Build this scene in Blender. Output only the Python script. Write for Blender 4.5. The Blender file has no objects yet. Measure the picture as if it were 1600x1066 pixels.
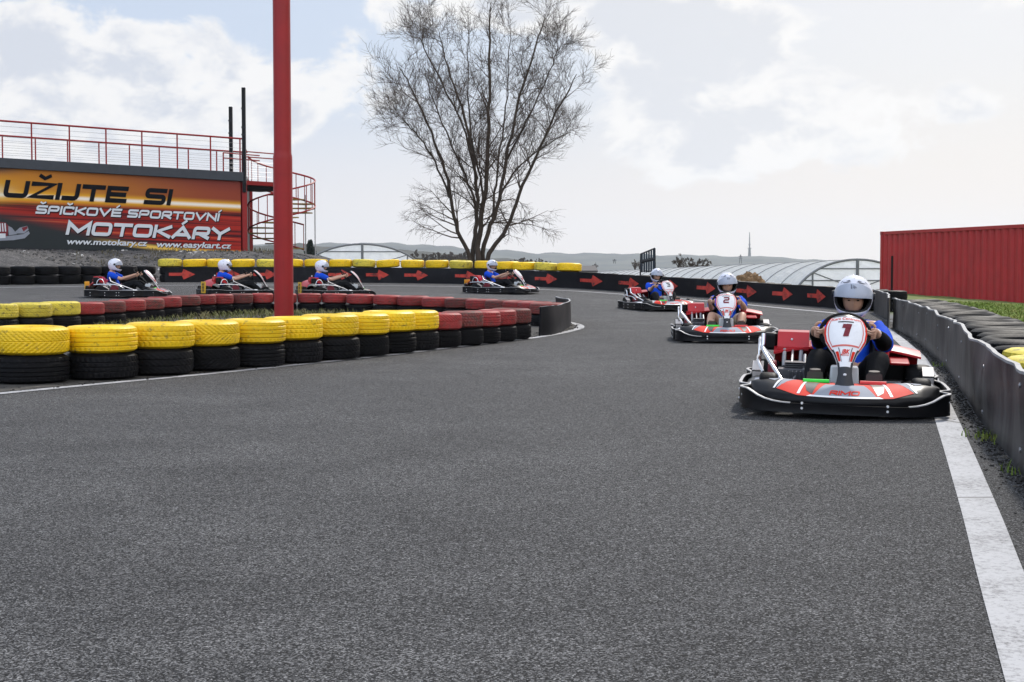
import bpy, bmesh, math, random
from mathutils import Vector, Matrix, noise as mnoise
random.seed(11)
R = math.radians
sc = bpy.context.scene
col = sc.collection

# ------------------------------------------------------------------ camera
FPX, HCAM, YH = 2250.0, 0.93, 420.0          # focal length in pixels of a 1600 px wide frame
PITCH = math.atan((533 - YH) / FPX)
cam_d = bpy.data.cameras.new('camera'); cam = bpy.data.objects.new('camera', cam_d); col.objects.link(cam)
cam_d.sensor_width = 36; cam_d.lens = 36 * FPX / 1600; cam_d.clip_start = 0.05; cam_d.clip_end = 30000
cam.location = (0, 0, HCAM); cam.rotation_euler = (R(90) - PITCH, 0, 0)
sc.camera = cam

# ------------------------------------------------------------------ light
SUN_AZ, SUN_EL = R(24), R(42)                # azimuth clockwise from the view direction (+Y)
sd = Vector((math.sin(SUN_AZ) * math.cos(SUN_EL), math.cos(SUN_AZ) * math.cos(SUN_EL), math.sin(SUN_EL)))
sun_d = bpy.data.lights.new('sun', 'SUN'); sun = bpy.data.objects.new('sun', sun_d); col.objects.link(sun)
sun_d.energy = 2.6; sun_d.angle = R(4); sun_d.color = (1, .95, .88)
sun.rotation_euler = (-sd).to_track_quat('-Z', 'Y').to_euler()

w = bpy.data.worlds.new('World'); sc.world = w; w.use_nodes = True
N, L = w.node_tree.nodes, w.node_tree.links
N.clear()
def nd(t, **k):
    n = N.new(t)
    for a, b in k.items():
        if a.startswith('i'): n.inputs[int(a[1:])].default_value = b
        else: setattr(n, a, b)
    return n
def mth(op, a, b=None, c=None):
    n = N.new('ShaderNodeMath'); n.operation = op
    for i, x in enumerate((a, b, c)):
        if x is None: continue
        if isinstance(x, (int, float)): n.inputs[i].default_value = x
        else: L.new(x, n.inputs[i])
    return n.outputs[0]
def mixc(f, a, b):
    n = N.new('ShaderNodeMix'); n.data_type = 'RGBA'
    for i, x in ((0, f), (6, a), (7, b)):
        if isinstance(x, (int, float)): n.inputs[i].default_value = x
        elif isinstance(x, tuple): n.inputs[i].default_value = (*x, 1)
        else: L.new(x, n.inputs[i])
    return n.outputs[2]
def sstep(x, a, b):
    n = N.new('ShaderNodeMapRange'); n.interpolation_type = 'SMOOTHSTEP'
    L.new(x, n.inputs[0]); n.inputs[1].default_value = a; n.inputs[2].default_value = b
    return n.outputs[0]
sky = N.new('ShaderNodeTexSky'); sky.sky_type = 'NISHITA'; sky.sun_disc = False
sky.sun_elevation = SUN_EL; sky.sun_rotation = SUN_AZ; sky.air_density = 1.0; sky.dust_density = 2.0
tc = N.new('ShaderNodeTexCoord'); sp = N.new('ShaderNodeSeparateXYZ'); L.new(tc.outputs['Generated'], sp.inputs[0])
X, Y, Z = sp.outputs
az = mth('ARCTAN2', X, Y); el = mth('ARCSINE', Z)
cb = N.new('ShaderNodeCombineXYZ'); L.new(az, cb.inputs[0]); L.new(mth('MULTIPLY', el, 1.5), cb.inputs[1])
cb.inputs[2].default_value = 3.7
def nz(scale, detail, rough, dist=0.0, off=0.0):
    n = N.new('ShaderNodeTexNoise'); n.inputs['Scale'].default_value = scale; n.inputs['Detail'].default_value = detail
    n.inputs['Roughness'].default_value = rough; n.inputs['Distortion'].default_value = dist
    if off:
        a = N.new('ShaderNodeVectorMath'); a.operation = 'ADD'; L.new(cb.outputs[0], a.inputs[0]); a.inputs[1].default_value = (off, off * .7, off)
        L.new(a.outputs[0], n.inputs['Vector'])
    else: L.new(cb.outputs[0], n.inputs['Vector'])
    return n.outputs[0]
n1 = nz(13, 8, .58, .3); n2 = nz(26, 6, .55, .2, 1.3); n3 = nz(5, 3, .5, 0, 5.1)
# cumulus banks: centre (azimuth, elevation), radii, weight - placed in the sky, in radians
banks = [(-.295, .135, .105, .045, .8), (-.24, .10, .07, .03, .3), (-.13, .115, .06, .04, .42), (-.02, .178, .13, .022, .55), (.115, .135, .075, .055, .75), (.155, .16, .05, .03, .4),
         (.17, .085, .10, .03, .38), (.30, .10, .10, .03, .30), (-.38, .08, .08, .03, .35), (.55, .16, .25, .08, .5), (-.7, .2, .25, .1, .5), (.02, .32, .35, .06, .4)]
acc = None
for (a0, e0, ra, re, wt) in banks:
    dx = mth('DIVIDE', mth('SUBTRACT', az, a0), ra); dy = mth('DIVIDE', mth('SUBTRACT', el, e0), re)
    g = mth('MULTIPLY', mth('EXPONENT', mth('MULTIPLY', mth('ADD', mth('MULTIPLY', dx, dx), mth('MULTIPLY', dy, dy)), -1.0)), wt)
    acc = g if acc is None else mth('ADD', acc, g)
dens = mth('ADD', mth('ADD', mth('MULTIPLY', n1, 1.3), mth('MULTIPLY', n2, .3)), mth('SUBTRACT', mth('MULTIPLY', acc, .75), 1.02))
cmask = sstep(dens, -.02, .15)
core = sstep(dens, .12, .55)
veil_f = mth('ADD', .78, mth('MULTIPLY', sstep(el, .16, .02), .2))
veil = mixc(sstep(el, .0, .15), (9.3, 8.6, 8.05), mixc(sstep(az, -.12, .25), (6.2, 7.0, 8.3), (7.7, 7.8, 8.2)))
base = mixc(veil_f, sky.outputs[0], veil)
# brighter, warmer towards the sun side on the right
bright = mixc(sstep(az, -.25, .35), (.93, .95, .99), (.99, .975, .955))
mb = N.new('ShaderNodeMix'); mb.data_type = 'RGBA'; mb.blend_type = 'MULTIPLY'; mb.inputs[0].default_value = 1
L.new(base, mb.inputs[6]); L.new(bright, mb.inputs[7]); base = mb.outputs[2]
ccol = mixc(sstep(mth('ADD', n2, mth('MULTIPLY', core, .45)), .45, .85), (9.3, 9.15, 9.0), mixc(sstep(az, -.25, .3), (6.5, 6.8, 7.5), (7.5, 7.6, 7.9)))
out = mixc(mth('MULTIPLY', cmask, .9), base, ccol)
# overcast brightening: overhead, and an added bright sky behind the camera to light facing surfaces
up_ = sstep(el, .25, 1.0); back_fill = mth('MULTIPLY', sstep(mth('MULTIPLY', Y, -1.0), -.05, .55), sstep(el, .0, .12))
gain = mth('ADD', 1.0, mth('ADD', mth('MULTIPLY', up_, .35), mth('MULTIPLY', back_fill, 1.45)))
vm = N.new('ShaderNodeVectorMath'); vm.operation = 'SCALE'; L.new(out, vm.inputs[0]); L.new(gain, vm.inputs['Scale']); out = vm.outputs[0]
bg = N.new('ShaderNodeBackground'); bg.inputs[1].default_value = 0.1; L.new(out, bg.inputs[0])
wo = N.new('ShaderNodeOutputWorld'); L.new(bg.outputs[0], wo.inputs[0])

sc.view_settings.view_transform = 'Standard'; sc.view_settings.look = 'None'; sc.view_settings.exposure = 0.09; sc.view_settings.gamma = 1
sc.cycles.use_denoising = True
sc.cycles.max_bounces = 6; sc.cycles.transparent_max_bounces = 12; sc.cycles.volume_bounces = 2; sc.cycles.volume_max_steps = 64
sc.cycles.caustics_reflective = False; sc.cycles.caustics_refractive = False

# ------------------------------------------------------------------ helpers
def smax0(a, k=.003): return .5 * (a + math.sqrt(a * a + k))
def zg(x, y):                                   # the paved ground: flat near the camera, rising gently to the far left
    q = .027 * (y - 27) - .015 * x
    q = smax0(q); c = .52
    return .5 * (q + c - math.sqrt((q - c) ** 2 + .003))
def ray(px, py):
    u, v = (px - 800) / FPX, (533 - py) / FPX
    return Vector((u, math.cos(PITCH) + v * math.sin(PITCH), -math.sin(PITCH) + v * math.cos(PITCH)))
def G(px, py, dz=0):                            # where a line of sight meets the paved ground
    d = ray(px, py); lo, hi = 1.0, 80.0
    for _ in range(60):
        m = (lo + hi) / 2; p = d * m
        if HCAM + p.z > zg(p.x, p.y) + dz: lo = m
        else: hi = m
    p = d * lo; return Vector((p.x, p.y, HCAM + p.z))
def W(px, py, dist):                            # a point at a given distance along +Y
    d = ray(px, py); d = d * (dist / d.y); return Vector((d.x, d.y, HCAM + d.z))
def PX(p):
    p = Vector(p) - Vector((0, 0, HCAM)); f = p.y * math.cos(PITCH) - p.z * math.sin(PITCH); up = p.y * math.sin(PITCH) + p.z * math.cos(PITCH)
    return 800 + FPX * p.x / f, 533 - FPX * up / f
def lerp(a, b, t): return a + (b - a) * t
def catmull(pts, n=6):
    pts = [Vector(p) for p in pts]; out = []
    for i in range(len(pts) - 1):
        p0, p1, p2, p3 = pts[max(i - 1, 0)], pts[i], pts[i + 1], pts[min(i + 2, len(pts) - 1)]
        for k in range(n):
            t = k / n
            out.append(.5 * (2 * p1 + (p2 - p0) * t + (2 * p0 - 5 * p1 + 4 * p2 - p3) * t * t + (3 * p1 - p0 - 3 * p2 + p3) * t ** 3))
    out.append(pts[-1]); return out
def resample(pts, step):
    out = [pts[0].copy()]; acc = 0
    for a, b in zip(pts, pts[1:]):
        d = (b - a).length
        while acc + d >= step:
            t = (step - acc) / d; a = a.lerp(b, t); out.append(a.copy()); d = (b - a).length; acc = 0
        acc += d
    return out
def sst(x, a, b):
    t = min(1, max(0, (x - a) / (b - a))); return t * t * (3 - 2 * t)

class MB:
    def __init__(s): s.v, s.f, s.m, s.cur, s.T = [], [], [], 0, None
    def add(s, vs, fs, mi=None):
        o = len(s.v); mi = s.cur if mi is None else mi
        for p in vs:
            p = Vector(p); s.v.append(tuple(s.T @ p if s.T else p))
        for f in fs: s.f.append(tuple(i + o for i in f)); s.m.append(mi)
        return s
    def box(s, c, d, rot=None, mi=None, taper=1.0):
        c = Vector(c); vs = []
        for z in (-1, 1):
            k = taper if z > 0 else 1
            for y in (-1, 1):
                for x in (-1, 1):
                    p = Vector((x * d[0] / 2 * k, y * d[1] / 2 * k, z * d[2] / 2)); vs.append(c + (rot @ p if rot else p))
        return s.add(vs, [(0, 2, 3, 1), (4, 5, 7, 6), (0, 1, 5, 4), (2, 6, 7, 3), (0, 4, 6, 2), (1, 3, 7, 5)], mi)
    def tube(s, pts, r, n=8, closed=False, mi=None, cap=True):
        pts = [Vector(p) for p in pts]; k = len(pts); rs = r if isinstance(r, (list, tuple)) else [r] * k
        vs, fs = [], []; prev = None
        for i, p in enumerate(pts):
            a = pts[i - 1] if (i > 0 or closed) else p; b = pts[(i + 1) % k] if (i < k - 1 or closed) else p
            t = (b - a)
            if t.length < 1e-9: t = Vector((0, 0, 1))
            t.normalize()
            if prev is None:
                ref = Vector((0, 0, 1)) if abs(t.z) < .9 else Vector((1, 0, 0)); u = t.cross(ref).normalized()
            else:
                u = prev - t * prev.dot(t)
                u = u.normalized() if u.length > 1e-6 else t.orthogonal().normalized()
            prev = u; v = t.cross(u)
            for j in range(n):
                an = 2 * math.pi * j / n; vs.append(p + (u * math.cos(an) + v * math.sin(an)) * rs[i])
        for i in range(k if closed else k - 1):
            for j in range(n):
                a, b = i * n + j, i * n + (j + 1) % n; c2, d2 = ((i + 1) % k) * n + (j + 1) % n, ((i + 1) % k) * n + j
                fs.append((a, b, c2, d2))
        if cap and not closed:
            fs.append(tuple(range(n - 1, -1, -1))); fs.append(tuple((k - 1) * n + j for j in range(n)))
        return s.add(vs, fs, mi)
    def lathe(s, prof, n=32, M=None, mi=None, closed=False):
        vs, fs = [], []; k = len(prof)
        for i in range(n):
            an = 2 * math.pi * i / n
            for (r, z) in prof:
                p = Vector((r * math.cos(an), r * math.sin(an), z)); vs.append(M @ p if M else p)
        for i in range(n):
            for j in range(k if closed else k - 1):
                a = i * k + j; b = i * k + (j + 1) % k; c2 = ((i + 1) % n) * k + (j + 1) % k; d2 = ((i + 1) % n) * k + j
                fs.append((a, d2, c2, b))
        return s.add(vs, fs, mi)
    def prism(s, poly, h0, h1, M=None, mi=None):
        n = len(poly); vs = [(x, y, h0) for x, y in poly] + [(x, y, h1) for x, y in poly]
        if M: vs = [M @ Vector(p) for p in vs]
        fs = [tuple(range(n - 1, -1, -1)), tuple(range(n, 2 * n))] + [(i, (i + 1) % n, n + (i + 1) % n, n + i) for i in range(n)]
        return s.add(vs, fs, mi)
    def grid(s, fn, nu, nv, mi=None, cu=False):
        vs = [fn(i / nu, j / nv) for i in range(nu + (0 if cu else 1)) for j in range(nv + 1)]; fs = []
        k = nu if cu else nu + 1
        for i in range(nu):
            for j in range(nv):
                a = i * (nv + 1) + j; b = ((i + 1) % k) * (nv + 1) + j; fs.append((a, b, b + 1, a + 1))
        return s.add(vs, fs, mi)
    def ball(s, c, r, n=12, m=8, mi=None):
        c = Vector(c); r = (r, r, r) if isinstance(r, (int, float)) else r
        return s.grid(lambda u, v: c + Vector((r[0] * math.sin(math.pi * v) * math.cos(2 * math.pi * u), r[1] * math.sin(math.pi * v) * math.sin(2 * math.pi * u), -r[2] * math.cos(math.pi * v))), n, m, mi, cu=True)
    def mesh(s, name, mats, smooth=40, recalc=True):
        me = bpy.data.meshes.new(name); me.from_pydata(s.v, [], s.f)
        mats = mats if isinstance(mats, (list, tuple)) else [mats]
        for m in mats: me.materials.append(m)
        me.polygons.foreach_set('material_index', s.m)
        if recalc:
            b = bmesh.new(); b.from_mesh(me); bmesh.ops.remove_doubles(b, verts=b.verts, dist=1e-5); bmesh.ops.recalc_face_normals(b, faces=b.faces); b.to_mesh(me); b.free()
        if smooth:
            me.shade_smooth(); me.set_sharp_from_angle(angle=R(smooth))
        me.update(); return me
    def build(s, name, mats, parent=None, smooth=40, bevel=0, solid=0, recalc=True, seg=2, loc=None):
        o = link(name, s.mesh(name, mats, smooth, recalc), parent)
        if solid:
            m = o.modifiers.new('solid', 'SOLIDIFY'); m.thickness = solid; m.offset = 0
        if bevel:
            m = o.modifiers.new('bevel', 'BEVEL'); m.width = bevel; m.segments = seg; m.limit_method = 'ANGLE'; m.angle_limit = R(40)
        if loc: o.location = loc
        return o
def link(name, data, parent=None):
    o = bpy.data.objects.new(name, data); col.objects.link(o)
    if parent: o.parent = parent
    return o
def tag(o, label=None, cat=None, group=None, kind=None):
    for k, v in (('label', label), ('category', cat), ('group', group), ('kind', kind)):
        if v: o[k] = v
    return o
def empty(name, loc=(0, 0, 0), rz=0):
    o = bpy.data.objects.new(name, None); col.objects.link(o); o.location = loc; o.rotation_euler = (0, 0, rz); o.empty_display_size = .2; return o
KIDS = {}
def copy_tree(o, parent=None):
    c = o.copy(); col.objects.link(c)
    if parent: c.parent = parent
    for ch in list(o.children): copy_tree(ch, c)
    return c

# ------------------------------------------------------------------ materials
def newmat(name):
    m = bpy.data.materials.new(name); m.use_nodes = True
    return m, m.node_tree.nodes, m.node_tree.links, m.node_tree.nodes['Principled BSDF']
def mat(name, c, rough=.5, metal=0, var=.12, vs=6, bump=0, bs=60, dirt=None, ds=5, dth=(.55, .7), coat=0, coord='Object', spec=.3, stretch=None, rnd=0):
    m, n, l, b = newmat(name)
    t = n.new('ShaderNodeTexCoord').outputs[coord]
    if rnd:
        oi = n.new('ShaderNodeObjectInfo'); ma = n.new('ShaderNodeVectorMath'); ma.operation = 'MULTIPLY_ADD'; l.new(oi.outputs['Random'], ma.inputs[0]); ma.inputs[1].default_value = (37, 53, 71); l.new(t, ma.inputs[2]); t = ma.outputs[0]
    nz_ = n.new('ShaderNodeTexNoise'); nz_.inputs['Scale'].default_value = vs; nz_.inputs['Detail'].default_value = 5; nz_.inputs['Roughness'].default_value = .6; l.new(t, nz_.inputs['Vector'])
    rp = n.new('ShaderNodeMapRange'); l.new(nz_.outputs[0], rp.inputs[0]); rp.inputs[1].default_value = .3; rp.inputs[2].default_value = .7
    mx = n.new('ShaderNodeMix'); mx.data_type = 'RGBA'; l.new(rp.outputs[0], mx.inputs[0])
    mx.inputs[6].default_value = (*[x * (1 - var) for x in c], 1); mx.inputs[7].default_value = (*[min(1, x * (1 + var)) for x in c], 1)
    o = mx.outputs[2]
    if dirt:
        n2_ = n.new('ShaderNodeTexNoise'); n2_.inputs['Scale'].default_value = ds; n2_.inputs['Detail'].default_value = 8; n2_.inputs['Roughness'].default_value = .65; tv = t
        if stretch:
            mp_ = n.new('ShaderNodeMapping'); mp_.inputs['Scale'].default_value = (1, 1, stretch); l.new(t, mp_.inputs['Vector']); tv = mp_.outputs[0]
        l.new(tv, n2_.inputs['Vector'])
        r2 = n.new('ShaderNodeMapRange'); l.new(n2_.outputs[0], r2.inputs[0]); r2.inputs[1].default_value = dth[0]; r2.inputs[2].default_value = dth[1]
        m2 = n.new('ShaderNodeMix'); m2.data_type = 'RGBA'; l.new(r2.outputs[0], m2.inputs[0]); l.new(o, m2.inputs[6]); m2.inputs[7].default_value = (*dirt, 1); o = m2.outputs[2]
    if rnd:
        hv = n.new('ShaderNodeHueSaturation'); rv = n.new('ShaderNodeMapRange'); l.new(oi.outputs['Random'], rv.inputs[0]); rv.inputs[3].default_value = 1 - rnd; rv.inputs[4].default_value = 1 + rnd * .5; l.new(rv.outputs[0], hv.inputs['Value'])
        l.new(o, hv.inputs['Color']); o = hv.outputs[0]
    l.new(o, b.inputs['Base Color']); b.inputs['Metallic'].default_value = metal
    rr = n.new('ShaderNodeMapRange'); l.new(nz_.outputs[0], rr.inputs[0]); rr.inputs[3].default_value = max(.02, rough - .1); rr.inputs[4].default_value = min(1, rough + .1); l.new(rr.outputs[0], b.inputs['Roughness'])
    if coat: b.inputs['Coat Weight'].default_value = coat; b.inputs['Coat Roughness'].default_value = .08
    if spec is not None: b.inputs['Specular IOR Level'].default_value = spec
    if bump:
        n3_ = n.new('ShaderNodeTexNoise'); n3_.inputs['Scale'].default_value = bs; n3_.inputs['Detail'].default_value = 4; l.new(t, n3_.inputs['Vector'])
        bp = n.new('ShaderNodeBump'); bp.inputs['Strength'].default_value = bump; bp.inputs['Distance'].default_value = .01; l.new(n3_.outputs[0], bp.inputs['Height']); l.new(bp.outputs[0], b.inputs['Normal'])
    return m
M = {}
M['tyre_black'] = mat('tyre_black', (.008, .008, .009), .5, var=.35, vs=9, bump=.15, bs=90, dirt=(.030, .028, .025), ds=7, dth=(.56, .8), spec=.07, rnd=.35)
M['tyre_yellow'] = mat('tyre_yellow', (.82, .53, .010), .45, var=.10, vs=8, bump=.1, bs=70, dirt=(.20, .15, .04), ds=5, dth=(.56, .72), rnd=.14)
M['tyre_yellow_faded'] = mat('tyre_yellow_faded', (.66, .53, .06), .6, var=.14, vs=8, bump=.12, bs=70, dirt=(.13, .11, .06), ds=5, dth=(.52, .70), rnd=.18)
M['tyre_red'] = mat('tyre_red', (.29, .032, .03), .6, var=.22, vs=7, bump=.12, bs=70, dirt=(.14, .05, .042), ds=5, dth=(.48, .68), rnd=.25)
M['tyre_red_dull'] = mat('tyre_red_dull', (.20, .042, .036), .7, var=.25, vs=7, bump=.12, bs=70, dirt=(.08, .055, .045), ds=5, dth=(.45, .66), rnd=.3)
M['rubber'] = mat('rubber', (.016, .016, .018), .45, var=.4, vs=2.2, bump=.25, bs=7, dirt=(.085, .084, .083), ds=4, dth=(.42, .74), spec=.2, stretch=.22)
M['rubber_edge'] = mat('rubber_edge', (.30, .30, .30), .6, var=.3, vs=12)
M['arrow_red'] = mat('arrow_red', (.46, .045, .03), .6, var=.3, vs=6, dirt=(.05, .02, .02), ds=7, dth=(.50, .66))
M['red_paint'] = mat('red_paint', (.29, .012, .012), .38, var=.12, vs=3, dirt=(.19, .014, .014), ds=6, dth=(.52, .78), stretch=.12)
M['red_steel'] = mat('red_steel', (.27, .014, .014), .45, var=.12)
M['dark_steel'] = mat('dark_steel', (.022, .024, .028), .5, var=.2, spec=.15)
M['black_plastic'] = mat('black_plastic', (.006, .006, .007), .33, var=.25, vs=14, dirt=(.022, .021, .020), ds=11, dth=(.6, .85), spec=.16)
M['black_matt'] = mat('black_matt', (.008, .008, .009), .7, var=.2, spec=.08)
M['white_plastic'] = mat('white_plastic', (.72, .72, .73), .3, var=.05, vs=9, dirt=(.45, .44, .43), ds=8, dth=(.6, .85))
M['grey_sticker'] = mat('grey_sticker', (.25, .27, .31), .6, var=.08, spec=.15)
M['red_sticker'] = mat('red_sticker', (.60, .024, .010), .6, var=.08, spec=.15)
M['black_sticker'] = mat('black_sticker', (.02, .021, .025), .32, var=.1)
M['dark_red'] = mat('dark_red', (.16, .012, .022), .4, var=.08)
M['red_glossy'] = mat('red_glossy', (.44, .014, .02), .32, var=.08, vs=10, coat=.1)
M['chrome'] = mat('chrome', (.66, .66, .67), .2, 1, var=.06)
M['alloy'] = mat('alloy', (.34, .34, .35), .4, .85, var=.2, vs=25)
M['engine_grey'] = mat('engine_grey', (.10, .10, .11), .45, .5, var=.3, vs=25)
M['green_paint'] = mat('green_paint', (.03, .60, .04), .35, var=.06)
M['pedal_red'] = mat('pedal_red', (.60, .03, .03), .35, var=.06)
M['tank'] = mat('tank', (.50, .52, .53), .4, var=.08)
M['plate_yellow'] = mat('plate_yellow', (.72, .42, .02), .4, var=.06)
M['bolt'] = mat('bolt', (.7, .7, .7), .35, .3, var=.05)
M['belt_edge_highlight'] = mat('belt_edge_highlight', (.40, .39, .385), .5, var=.12, vs=14)  # highlight of the black belt's top edge, painted as a pale grey
M['pad_beige'] = mat('pad_beige', (.62, .57, .53), .45, var=.1, vs=9)
M['shirt_blue'] = mat('shirt_blue', (.008, .07, .55), .8, var=.18, vs=9, bump=1.0, bs=13, spec=.1)
M['cloth_black'] = mat('cloth_black', (.006, .006, .007), .85, var=.25, vs=9, bump=.7, bs=11, spec=.06)
M['cloth_dark'] = mat('cloth_dark', (.010, .0105, .012), .85, var=.25, vs=9, bump=.7, bs=11, spec=.06)
M['skin'] = mat('skin', (.50, .29, .20), .5, var=.08, vs=12)
M['khaki'] = mat('khaki', (.40, .32, .24), .8, var=.1, vs=9, bump=.5, bs=12)
M['shoe'] = mat('shoe', (.05, .04, .035), .6, var=.2)
M['shoe_brown'] = mat('shoe_brown', (.14, .075, .05), .6, var=.2)
M['sole'] = mat('sole', (.06, .055, .05), .7, var=.2)
M['helmet_white'] = mat('helmet_white', (.66, .67, .74), .22, var=.04, coat=.5)
M['helmet_lining'] = mat('helmet_lining', (.01, .01, .011), .9)
M['helmet_mark'] = mat('helmet_mark', (.07, .075, .10), .4)
M['visor'] = mat('visor', (.33, .36, .43), .12, var=.02, coat=.5)
M['eye_dark'] = mat('eye_dark', (.03, .02, .015), .3)
M['lip'] = mat('lip', (.33, .13, .11), .5)
M['bark'] = mat('bark', (.055, .041, .030), .9, var=.35, vs=4, bump=.5, bs=25)
M['twig'] = mat('twig', (.060, .042, .030), .9, var=.3, vs=2)
M['straw'] = mat('straw', (.16, .095, .045), .95, var=.45, vs=9, bump=.8, bs=25)
M['wood_grey'] = mat('wood_grey', (.05, .05, .055), .8, var=.3)
M['step_yellow'] = mat('step_yellow', (.26, .17, .05), .6, var=.2)
M['wire'] = mat('wire', (.35, .35, .36), .4, .6)
M['white_text'] = mat('white_text', (.62, .65, .68), .6, var=.03, spec=.2)
M['black_text'] = mat('black_text', (.008, .009, .012), .8, var=.05, spec=.08)
# ------------------------------------------------------------------ paths
right_px = [(1600, 747), (1535, 663), (1517, 636), (1500, 608), (1473, 571), (1426, 530), (1394, 513)]
far_px = [(1365, 488), (1320, 484), (1280, 480), (1190, 473), (1100, 465), (1000, 458), (900, 451), (800, 447), (720, 444), (560, 442), (400, 441.5), (258, 441.5)]
tyre_px = [(240, 442.5), (150, 444), (0, 446), (-220, 449)]
RIGHT = [Vector((1.2, -5, 0)), Vector((1.15, -2, 0)), Vector((1.28, 1, 0)), Vector((1.72, 4, 0))] + [G(*p) for p in right_px]
FARB = [G(*p) for p in far_px]; TYRB = [G(*p) for p in tyre_px]
OUTER = RIGHT + FARB + TYRB + [G(-500, 452)]
POLY = [(p.x, p.y) for p in OUTER] + [(-32, -6)]
def inside(x, y):
    c = False; n = len(POLY)
    for i in range(n):
        x1, y1 = POLY[i]; x2, y2 = POLY[(i + 1) % n]
        if (y1 > y) != (y2 > y) and x < (x2 - x1) * (y - y1) / (y2 - y1) + x1: c = not c
    return c
def dist_outer(x, y):
    best = 1e9
    for a, b in zip(POLY[:-1], POLY[1:-1]):
        vx, vy = b[0] - a[0], b[1] - a[1]; t = max(0, min(1, ((x - a[0]) * vx + (y - a[1]) * vy) / (vx * vx + vy * vy + 1e-9)))
        best = min(best, math.hypot(x - a[0] - t * vx, y - a[1] - t * vy))
    return best
def terrain(x, y):
    near = -34 < x < 60 and -8 < y < 75
    if near:
        ins = inside(x, y); d = dist_outer(x, y)
        if ins: return zg(x, y) - .05 if d > .15 else zg(x, y) - .02
        z = zg(x, y)
    else:
        d = 20.0; z = zg(max(-40, min(x, 40)), min(y, 75))
    z += .02 * sst(d, .1, .6)
    emb = sst(d, .5, 5.5) * .98 * sst(-x, 3.2, 8.5) * sst(y, 36, 41)
    z += emb
    if x > 3: z -= sst(d, 1.0, 16) * .35 * sst(x, 4, 9)
    k = y - 56 if x < -7 else y - 50
    if k > 0: z -= min(k, 50) * .05 + max(0, min(k - 50, 3000)) * .012
    z += .03 * mnoise.noise(Vector((x * .9, y * .9, 0))) * sst(d, .3, 1.5)
    return z
# ------------------------------------------------------------------ ground
def axis(lo, hi, step, far, side0=True):
    a = []; x = lo
    while x <= hi + 1e-6: a.append(x); x += step
    s = step; x = hi
    while x < far: s *= 1.25; x += s; a.append(x)
    s = step; x = lo
    if side0:
        while x > -far: s *= 1.25; x -= s; a.insert(0, x)
    return a
xs = axis(-32, 22, .45, 9000); ys = axis(-7, 64, .45, 9000, False); ys = [-400, -60, -20] + ys
vs = [(x, y, terrain(x, y)) for y in ys for x in xs]; nx = len(xs)
fs = [(j * nx + i, j * nx + i + 1, (j + 1) * nx + i + 1, (j + 1) * nx + i) for j in range(len(ys) - 1) for i in range(nx - 1)]
m, n, l, b = newmat('terrain')
geo = n.new('ShaderNodeNewGeometry'); sx = n.new('ShaderNodeSeparateXYZ'); l.new(geo.outputs['Position'], sx.inputs[0])
def tnoise(s, d=6, r=.6):
    q = n.new('ShaderNodeTexNoise'); q.inputs['Scale'].default_value = s; q.inputs['Detail'].default_value = d; q.inputs['Roughness'].default_value = r; l.new(geo.outputs['Position'], q.inputs['Vector']); return q.outputs[0]
def tmap(x, a, b_):
    q = n.new('ShaderNodeMapRange'); q.interpolation_type = 'SMOOTHSTEP'; l.new(x, q.inputs[0]); q.inputs[1].default_value = a; q.inputs[2].default_value = b_; return q.outputs[0]
def tmix(f, a, c):
    q = n.new('ShaderNodeMix'); q.data_type = 'RGBA'; l.new(f, q.inputs[0])
    for i, x in ((6, a), (7, c)):
        if isinstance(x, tuple): q.inputs[i].default_value = (*x, 1)
        else: l.new(x, q.inputs[i])
    return q.outputs[2]
def tmul(a, c):
    q = n.new('ShaderNodeMath'); q.operation = 'MULTIPLY'; l.new(a, q.inputs[0]); l.new(c, q.inputs[1]); return q.outputs[0]
gravel = tmix(tmap(tnoise(5), .35, .65), (.030, .029, .030), (.085, .08, .078))
gravel = tmix(tmap(tnoise(26, 3, .5), .64, .70), gravel, (.42, .40, .38))
grass = tmix(tmap(tnoise(3), .35, .65), (.07, .10, .018), (.16, .19, .03))
lane = tmix(tmap(tnoise(18, 4), .3, .7), (.11, .115, .125), (.19, .195, .21))
right = tmap(sx.outputs[0], 4.0, 6.0)
wob = n.new('ShaderNodeMath'); wob.operation = 'MULTIPLY_ADD'; l.new(tnoise(.8), wob.inputs[0]); wob.inputs[1].default_value = 5; l.new(sx.outputs[1], wob.inputs[2])
gmask = tmul(tmap(sx.outputs[0], 7.2, 8.2), tmap(wob.outputs[0], 23.0, 24.0))
near_c = tmix(right, gravel, lane); near_c = tmix(gmask, near_c, grass)
field = tmix(tmap(tnoise(.012, 4), .4, .6), (.10, .115, .06), (.24, .215, .16))
far_c = tmix(tmap(sx.outputs[1], 58, 75), near_c, field)
l.new(far_c, b.inputs['Base Color']); b.inputs['Roughness'].default_value = .95
bp = n.new('ShaderNodeBump'); bp.inputs['Strength'].default_value = .6; bp.inputs['Distance'].default_value = .04; l.new(tnoise(22, 5), bp.inputs['Height']); l.new(bp.outputs[0], b.inputs['Normal'])
M['terrain'] = m
me = bpy.data.meshes.new('ground'); me.from_pydata(vs, [], fs); me.materials.append(m); me.shade_smooth()
tag(link('ground', me), kind='structure')

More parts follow.
